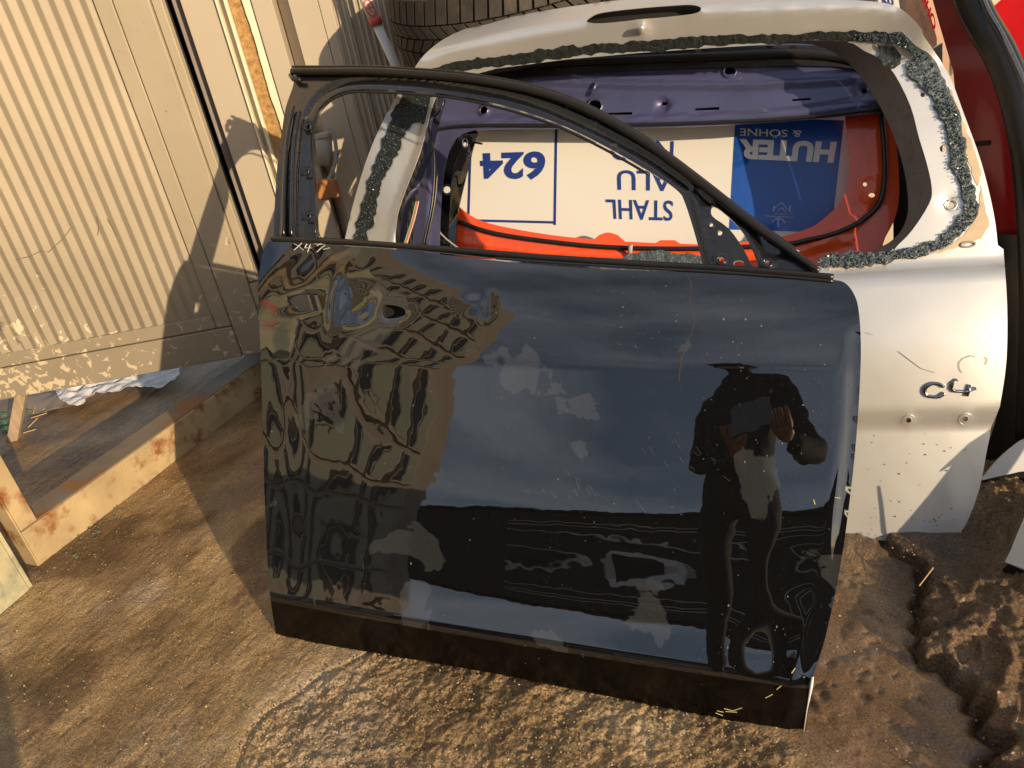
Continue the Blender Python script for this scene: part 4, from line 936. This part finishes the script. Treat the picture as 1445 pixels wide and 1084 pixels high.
trk = [([DS.uv(*p) for p in ((975, 262), (985, 300), (1004, 372))], .006, .010), ([DS.uv(*p) for p in ((1066, 330), (1080, 352), (1096, 358), (1118, 356))], -.004, .012), ([DS.uv(*p) for p in ((1030, 305), (1052, 328), (1066, 352), (1076, 376))], .005, .008), ([DS.uv(*p) for p in ((398, 330), (402, 240), (414, 160))], .006, .012), ([DS.uv(*p) for p in ((420, 330), (421, 240), (428, 170))], .006, .010), ([DS.uv(*p) for p in spl(((430, 160), (448, 132), (490, 113), (560, 112), (640, 120), (740, 140), (840, 182), (920, 226), (1000, 284)), 3)], -.006, .010)]
def reliefF(u, v):
    d = .0006*(fbm(u*30, v*30, 97, 3)-.5)-.004
    for l, a, w_ in trk: d = d+a*sst(w_, 0, mindist(u, v, l, False))
    for x, y, r in ((1083, 371, .014), (1018, 366, .009), (1003, 317, .008)):
        c = DS.uv(x, y); d = d+.004*sst(r, r*.5, np.hypot(u-c[0], v-c[1]))
    return d
sheet('window_frame', DS, fo_, [fi_, circ(1003, 317, 3.2), circ(1015, 328, 3.8), circ(1018, 367, 4), circ(1083, 371, 3), circ(1042, 372, 8, ry=5), tri1, [(976, 352), (984, 358), (988, 372), (980, 370)],
       [(432, 176), (438, 176), (438, 181), (432, 181)], [(431, 238), (436, 239), (436, 243), (431, 243)], [(432, 302), (437, 302), (437, 307), (432, 307)]], M_frame, door, .006, -.004, .012, reliefF)
for x, y in ((435, 178), (432, 241), (434, 304)):
    u, v = DS.uv(x, y); s = .009
    V, Fs = tube([DS.P(u+a*s, v+b*s*1.1, .001) for a, b in ((-1, -1), (1, -1), (1, 1), (-1, 1), (-1, -1))], .002, 6); link('clip_socket', V, Fs, M_frame, door, True)
rail = spl([(413, 101), (460, 101), (520, 101), (580, 104), (660, 111), (740, 125), (800, 143), (860, 171), (920, 207), (990, 259), (1060, 314), (1110, 350), (1156, 383)], 6)
tubeo('roof_rail_seal', [DS.px(x, y, .004) for x, y in rail], [.0085]*int(len(rail)*.8)+[.0085-.004*i/(len(rail)-int(len(rail)*.8)) for i in range(len(rail)-int(len(rail)*.8))], M_satin, door, 14)
tubeo('rail_lip', [DS.px(x, y-6.5, -.001) for x, y in rail[:-4]], .0036, M_satin, door, 8)
tubeo('glass_channel', [DS.px(x, y, .003) for x, y in spl([(445, 330), (443, 250), (442, 195), (447, 168), (458, 150), (480, 135), (515, 130), (620, 136), (700, 151), (780, 176), (850, 209), (915, 246)], 5)], .0026, M_satin, door, 8)
for l in ([(400, 332), (401, 270), (405, 200), (414, 150)], [(411, 332), (412, 270), (415, 200), (423, 158)]): tubeo('pillar_rib', [DS.px(x, y, .004) for x, y in spl(l, 4)], .0042, M_frame, door, 8)
# belt trim
bt_ = spl([(384, 337), (500, 343), (640, 353), (760, 363), (900, 372), (1000, 377), (1100, 384), (1176, 391)], 8)
tubeo('belt_moulding', [DS.px(x, y, .002) for x, y in bt_], .0052, M_satin, door, 10)
tubeo('belt_flange', [DS.px(x, y+6, .001) for x, y in bt_[20:]], .0030, M_frame, door, 8)
for x, y in ((1018, 367), (1083, 371)):
    V, Fs = ringm(DS, x, y, .0075, .0016, .002); link('bolt_boss', V, Fs, M_frame, door, True)
tubeo('frame_corner_bracket', [DS.px(x, y, .004) for x, y in ((410, 106), (414, 112), (424, 113))], .006, M_frame, door, 8)
# marker writing, scratches, scrapes
V, Fs = strokes(DS, [[(415, 344), (421, 347), (428, 353)], [(415, 353), (426, 343)], [(433, 344), (430, 350), (439, 350)], [(438, 345), (434, 356)], [(447, 347), (452, 344), (459, 346), (452, 351), (447, 356)], [(456, 352), (465, 350)]], .0007, .0010)
link('marker_writing', V, Fs, M_wpaint, door)
V, Fs = strokes(DS, [[(968, 385), (975, 400), (974, 430), (980, 452), (976, 470), (968, 485), (960, 512), (958, 540)]], .0006, .0004); link('paint_crack', V, Fs, M_speck, door)
rnd = random.Random(12); ls = []
for (x, y, n, sx, sy, ang, ln) in ((800, 690, 26, 45, 22, .75, 16), (815, 690, 10, 8, 20, 1.2, 12), (960, 640, 12, 60, 20, .9, 18), (1110, 520, 2, 6, 8, 1.05, 34), (905, 715, 1, 1, 1, .85, 50), (1040, 710, 1, 1, 1, -.12, 34), (1000, 660, 10, 50, 30, .6, 14), (470, 690, 0, 1, 1, 0, 1)):
    for _ in range(n):
        cx, cy = x+rnd.gauss(0, sx*.5), y+rnd.gauss(0, sy*.5); a = ang+rnd.gauss(0, .08); l = ln*rnd.uniform(.4, 1)/2
        ls.append([(cx-l*math.cos(a), cy-l*math.sin(a)), (cx, cy+.3), (cx+l*math.cos(a), cy+l*math.sin(a))])
V, Fs = strokes(DS, ls[::2], .00011, .0002); o = link('scratches', V, Fs, M_scratch, door); o['kind'] = 'stuff'
V, Fs = strokes(DS, [[(1022, 1000), (1034, 1003), (1047, 999)], [(1024, 1004), (1040, 1005)], [(1010, 1006), (1020, 1010)], [(1012, 1003), (1021, 1005)], [(1080, 985), (1090, 980)], [(1096, 973), (1102, 968)], [(1117, 950), (1122, 943)], [(1148, 705), (1150, 712)], [(1178, 702), (1186, 703)]], .0008, .0001); link('yellow_scrape', V, Fs, M_yellow, door)['kind'] = 'stuff'
tubeo('bare_edge', [DS.px(x, y, -.003) for x, y in ((1147, 955), (1145, 968), (1139, 1000), (1134, 1034))], [.0018, .0026, .0008, .0007], M_wpaint, door)
rnd = random.Random(31); parts = []
for _ in range(330):
    if rnd.random() < .6: cx_, cy_ = rnd.choice(((900, 440), (1050, 470), (800, 740), (1000, 640), (1120, 620), (1060, 900), (1150, 560), (980, 520))); x = rnd.gauss(cx_, 45); y = rnd.gauss(cy_, 35)
    else: x = rnd.uniform(380, 1205); y = rnd.uniform(400, 960)
    if not inpoly(np.array([x]), np.array([y]), skin)[0] or y > 880+.17*(x-390): continue
    s = min(.0012, .00017*math.exp(abs(rnd.gauss(0, .8)))); parts.append(boxm(DS.px(x, y, .0006), DS.u*s, DS.w*s*rnd.uniform(.7, 2), DS.n*.0003))
V, Fs = join(parts); o = link('grit_specks', V, Fs, M_scratch, door); o['kind'] = 'stuff'
V, Fs = strokes(DS, [[(368+a, 424+b), (378+a, 430+b*1.2), (388+a*.8, 438+b)] for a, b in ((2, 0), (0, 3), (3, 5), (5, -1))]+[[(372, 452), (382, 460), (392, 455)], [(372, 458), (384, 462)]], .0012, .0002); link('red_crayon_mark', V, Fs, M_redchalk, door)

# ================================================================== RIGHT SIDE: red doors, fenders, box
RD = Surf((1.02, 1.50, 0), (.43, -.90, 0), 6)
rd = empty('dark_red_door', (1.1, 1.5, 0), 'dark red car door seen from inside with thick black seal right of the silver tailgate', 'car door')
def Drd(u, v): return .02*np.sin(np.asarray(u)*14)+.0*v
RD.D = Drd
ro = spl([(1300, -60), (1316, 0), (1330, 50), (1345, 100)], 3)+[(1350, 160), (1350, 420), (1370, 640), (1400, 660)]+[(1460, 640), (1475, 420), (1462, 260)]+spl([(1450, 220), (1436, 150), (1412, 90), (1390, 50), (1365, 10), (1345, -60)], 3)
sheet('inner_panel', RD, ro, [spl([(1352, 10), (1362, 32), (1375, 44), (1384, 50), (1372, 24), (1356, 0)], 2, True)], M_red, rd, .02, 0, .02)
sheet('cable_slot', RD, [(1375, 200), (1396, 198), (1396, 205), (1376, 207)], [], M_dark, rd, .03, .003, .002)
sheet('screw_hole', RD, circ(1429, 140, 4), [], M_dark, rd, .03, .003, .002)
tubeo('door_seal', [RD.px(x, y, .02) for x, y in spl([(1352, -50), (1370, 0), (1388, 36), (1412, 78), (1432, 130), (1446, 190), (1455, 260), (1462, 420), (1455, 620)], 5)], .030, M_satin, rd, 12)
tubeo('bright_trim', [RD.px(x, y, .04) for x, y in spl([(1372, -50), (1393, 10), (1412, 44), (1434, 88), (1452, 130)], 5)], .004, M_chrome, rd, 8)
sheet('lower_shell', RD, [(1385, 330), (1500, 330), (1500, 600), (1440, 640), (1385, 672), (1380, 560)], [], M_satin, rd, .04, .03, .01)
BR = Surf((1.5, 1.75, 0), (.9, -.45, 0), 8)
br = empty('bright_red_door', (1.55, 1.8, 0), 'bright red glossy car door behind the black seal at the top right corner', 'car door')
sheet('door_skin', BR, [(1398, 20), (1405, 12), (1425, -6), (1500, -10), (1520, 200), (1540, 520), (1456, 520), (1450, 300), (1440, 170)], [], M_bred, br, .02, 0, .02)
sheet('door_edge', BR, [(1394, 16), (1424, -10), (1428, -4), (1400, 22)], [], M_bred, br, .02, .012, .01)
# fenders
FS = Surf(gr(1400, 706), (.92, -.39, 0), 15)
fd = empty('white_fender', gr(1420, 706), 'white pointed fender tip above the mud at the right edge', 'fender')
sheet('fender_skin', FS, spl([(1384, 676), (1392, 664), (1408, 645), (1428, 628), (1446, 617), (1500, 600), (1510, 660), (1446, 663), (1425, 667), (1402, 672)], 3, True), [], M_wpaint, fd, .012, .02, .004, lambda u, v: .01*np.sin(v*12))
sheet('inner_liner', FS, [(1386, 678), (1420, 664), (1510, 650), (1520, 702), (1440, 700), (1400, 695), (1384, 688)], [], M_satin, fd, .02, -.02, .01)
F2 = Surf(gr(1446, 834), (.552, -.834, 0), 12)
f2 = empty('white_bumper_corner', gr(1440, 836), 'white bumper corner with black lower edge standing lowest at the right edge', 'bumper')
sheet('bumper_skin', F2, [(1418, 793), (1426, 777), (1436, 752), (1447, 726), (1462, 732), (1480, 760), (1480, 815), (1445, 803)], [], M_wpaint, f2, .015, .02, .004)
sheet('black_lip', F2, [(1414, 804), (1424, 796), (1445, 805), (1480, 817), (1480, 850), (1442, 836), (1424, 822)], [], M_satin, f2, .015, .0, .015)
TT = Surf(tb_-trav*.33, tU, 25)
sheet('shadow_blocker', TT, [(lambda q: (q[0]+.055, q[1]))(T0.uv(*p)) for p in ((1404, 588), (1340, 628), (1300, 668), (1322, 655), (1290, 702), (1236, 775), (1250, 860), (1460, 860), (1520, 560))], [], M_wpaint, f2, .04, 0, .004, px=False)  # added out of view, cut to throw a shadow on the silver tailgate
# cardboard with red print, post, junk behind top right
CB = Surf((1.25, 2.35, 0), (.62, -.78, 0), 0)
cb = empty('cardboard_box', (1.25, 2.35, 0), 'brown cardboard box with red lettering behind the top right corner of the tailgate', 'box')
sheet('box_side', CB, [(1276, -60), (1290, -60), (1322, 54), (1322, 130), (1280, 130)], [], M_card, cb, .05, 0, .3)
text('red_lettering', 'OHUI', CB, [(1319, 47), (1294, -16), (1321, 30), (1302, -20)], M_redtext, cb, .002, .04)
WPs = Surf((1.3, 2.42, 0), (.9, -.43, 0), 0)
wp = sheet('white_post', WPs, [(1298, -60), (1310, -60), (1346, 90), (1346, 160), (1322, 160), (1322, 20)], [], M_cream, None, .1, 0, .02); tag(wp, 'cream post between the cardboard box and the dark red door', 'post')
for pq, r_, lab in ((((1330, 100, -.1), (1352, 72, -.1)), .012, 'upper grey metal tube between the silver tailgate corner and dark red door'), (((1334, 108, -.1), (1356, 80, -.1)), .012, 'lower grey metal tube between the silver tailgate corner and dark red door'), (((1318, 66, .03), (1324, 80, .03)), .02, 'short thick grey tube end beneath the cardboard box corner')):
    o = tubeo('metal_tube', [CB.px(*q) for q in pq], r_, M_greymetal); tag(o, lab, 'tube', 'metal tubes at the top right')
WPq = Surf((1.0, 2.3, 0), (.95, -.3, 0), 0)
sc = sheet('folded_sack', WPq, [(1236, -40), (1262, -40), (1270, 12), (1240, 12)], [], M_white, None, .05, 0, .05); tag(sc, 'white sack with blue print showing just above the silver tailgate top', 'sack')
text('blue_print', 'KU', WPq, [(1246, 6), (1262, 8), (1245, -6), (1260, -4)], M_navy, sc, .002, .03)
for i in range(4):
    V, Fs = boxm((1.15+.5*i, 2.75, .6), (.22, 0, 0), (0, 0, .6), (0, .12, 0), .02)
    o = link('scrap_cabinet', V, Fs, M_dark); tag(o, ['dark cabinet directly behind the cardboard box with red lettering', 'dark cabinet behind the cream post at top right', 'dark cabinet behind the dark red door', 'dark cabinet behind the bright red door'][i], 'cabinet', 'dark scrap cabinets at the back')

# ================================================================== BEHIND THE CAMERA (seen mirrored in the black door)
bx, by0, by1 = -6.2, -2.5, 3.3
bld = empty('workshop_building', (bx, -.5, 0), 'tall brown workshop building with green window panes mirrored in the black door', 'building')
M_brick = mat('brown_render', (.40, .33, .26), rough=.8, var=.15)
M_mull = mat('pale_mullion', (.42, .36, .29), rough=.6)
M_pane = mat('green_window_panel', (.37, .37, .27), rough=.25, var=.15, vscale=2)
M_panedk = mat('dark_window_panel', (.03, .03, .028), rough=.2)
V, Fs = boxm((bx-2.05, (by0+by1)/2, 4.2), (2, 0, 0), (0, (by1-by0)/2, 0), (0, 0, 4.2), 0); link('wall', V, Fs, M_brick, bld)
k = 0
for r_ in range(9):
    for c_ in range(12):
        y = by0+.35+c_*.45; z = .6+r_*.82
        V, Fs = boxm((bx-.04, y+.2, z+.35), (.06, 0, 0), (0, .19, 0), (0, 0, .34), 0)
        wi = link('window', V, Fs, M_mull, bld)
        V, Fs = boxm((bx+.022, y+.14, z+.35), (.006, 0, 0), (0, .10, 0), (0, 0, .29), 0); link('pane', V, Fs, M_pane, wi)
        V, Fs = boxm((bx+.022, y+.32, z+.35), (.006, 0, 0), (0, .05, 0), (0, 0, .29), 0); link('pane', V, Fs, M_panedk, wi)
shed = empty('long_shed', (-3, -7.5, 0), 'long dark shed with pipe racks mirrored as a band in the black door', 'shed')
M_shed = mat('dark_shed_boards', (.035, .03, .026), rough=.8, var=.3)
V, Fs = boxm((-7.2, -8.2, 1.7), (9.0, 0, 0), (0, .7, 0), (0, 0, 1.7), .03); link('wall', V, Fs, M_shed, shed)
V, Fs = boxm((-7.2, -8.2, 3.46), (9.2, 0, 0), (0, .9, 0), (0, 0, .05), .01); link('roof', V, Fs, M_shed, shed)
for z in (.9, 1.35, 2.1, 2.5, 2.7):
    tubeo('pipe', [(-9.6, -7.44, z), (-1.2+z*.3, -7.44, z)], .03, M_wpaint, shed, 8)
van = empty('parked_van', (-4.6, -6.6, 0), 'small pale van parked in front of the long shed, mirrored in the door', 'van')
V, Fs = boxm((-4.6, -6.6, .95), (.9, 0, 0), (0, .55, 0), (0, 0, .55), .18); link('body', V, Fs, M_wpaint, van)
V, Fs = boxm((-4.6, -6.04, 1.2), (.5, 0, 0), (0, .012, 0), (0, 0, .16), .005); link('windscreen', V, Fs, M_dark, van)
V, Fs = boxm((-3.5, -6.6, .75), (.22, 0, 0), (0, .5, 0), (0, 0, .35), .05); link('bonnet', V, Fs, mat('ochre_paint', (.5, .3, .07), rough=.4), van)
for x in (-5.1, -4.0):
    for y in (-7.1, -6.1):
        tubeo('wheel', [(x, y-.08, .33), (x, y+.08, .33)], .33, M_rubber, van, 20)

# the photographer
pr = empty('person', (-.27, -.42, 0), 'person in dark work clothes holding a phone, mirrored in the black door', 'person')
def skinbody(name, joints, edges, radii, material, parent, sub=2):
    me = bpy.data.meshes.new(name); me.from_pydata(joints, edges, []); me.update(); o = bpy.data.objects.new(name, me); COL.objects.link(o)
    me.materials.append(material); md = o.modifiers.new('skin', 'SKIN'); md.use_smooth_shade = True
    for i, r in enumerate(radii): me.skin_vertices[0].data[i].radius = r if isinstance(r, tuple) else (r, r)
    me.skin_vertices[0].data[0].use_root = True
    sb = o.modifiers.new('sub', 'SUBSURF'); sb.levels = sub; sb.render_levels = sub
    o.parent = parent
    if parent: 
        o.matrix_parent_inverse = Matrix.Translation(-parent.location)
    return o
ox, oy = -.27, -.42
J = [(0, 0, .95), (0, .01, 1.15), (0, .0, 1.35), (0, .0, 1.47), (0, .03, 1.55), (0, .05, 1.64), (0, .05, 1.74),
     (.10, 0, .90), (.12, .02, .50), (.12, -.02, .10), (.13, .10, .04),
     (-.10, 0, .90), (-.12, .02, .50), (-.12, -.02, .10), (-.13, .10, .04),
     (.17, 0, 1.42), (.36, -.02, 1.18), (.31, .22, 1.10),
     (-.17, 0, 1.42), (-.22, .02, 1.18), (.10, .22, 1.10)]
E_ = [(0, 1), (1, 2), (2, 3), (3, 4), (4, 5), (5, 6), (0, 7), (7, 8), (8, 9), (9, 10), (0, 11), (11, 12), (12, 13), (13, 14), (2, 15), (15, 16), (16, 17), (2, 18), (18, 19), (19, 20)]
rad = [(.16, .11), (.15, .11), (.17, .11), (.07, .07), (.055, .055), (.085, .10), (.07, .085), .095, .065, .045, .04, .095, .065, .045, .04, .065, .048, .034, .065, .048, .034]
skinbody('body', [(x+ox, y+oy, z) for x, y, z in J], E_, rad, M_coat, pr)
for sgn, base in ((1, (.31, .24, 1.10)), (-1, (.10, .24, 1.10))):
    b = Vector(base)+Vector((ox, oy, 0)); JJ = [tuple(b), tuple(b+Vector((0, .05, .01)))]; EE = [(0, 1)]; RR = [.028, (.032, .02)]
    for i in range(4):
        s = b+Vector((-.03+.02*i, .09, .015)); t1 = s+Vector((0, .03, .012)); t2 = t1+Vector((-.004*sgn, .012, .022-.002*i)); n_ = len(JJ)
        JJ += [tuple(s), tuple(t1), tuple(t2)]; EE += [(1, n_), (n_, n_+1), (n_+1, n_+2)]; RR += [.010, .009, .008]
    n_ = len(JJ); JJ += [tuple(b+Vector((-sgn*.04, .06, .02))), tuple(b+Vector((-sgn*.05, .08, .05)))]; EE += [(1, n_), (n_, n_+1)]; RR += [.011, .009]
    skinbody('hand', JJ, EE, RR, M_skin, pr, 1)
# face and cap
V, Fs = tube([(ox, oy+.125, 1.60), (ox, oy+.13, 1.66)], [.05, .06], 12); link('face', V, Fs, M_skin, pr, True)
V, Fs = join([tube([(ox, oy+.05, 1.70), (ox, oy+.05, 1.78)], [.11, .085], 16), boxm((ox, oy+.17, 1.715), (.085, 0, 0), (0, .07, 0), (0, 0, .006), .003)]); link('cap', V, Fs, M_coat, pr, True)
V, Fs = boxm((-.055, -.018, CAMH-.03), (.078, 0, 0), (0, .0045, 0), (0, 0, .037), .004); ph = link('phone', V, Fs, M_black); tag(ph, 'black phone held by the photographer, mirrored in the black door', 'phone')
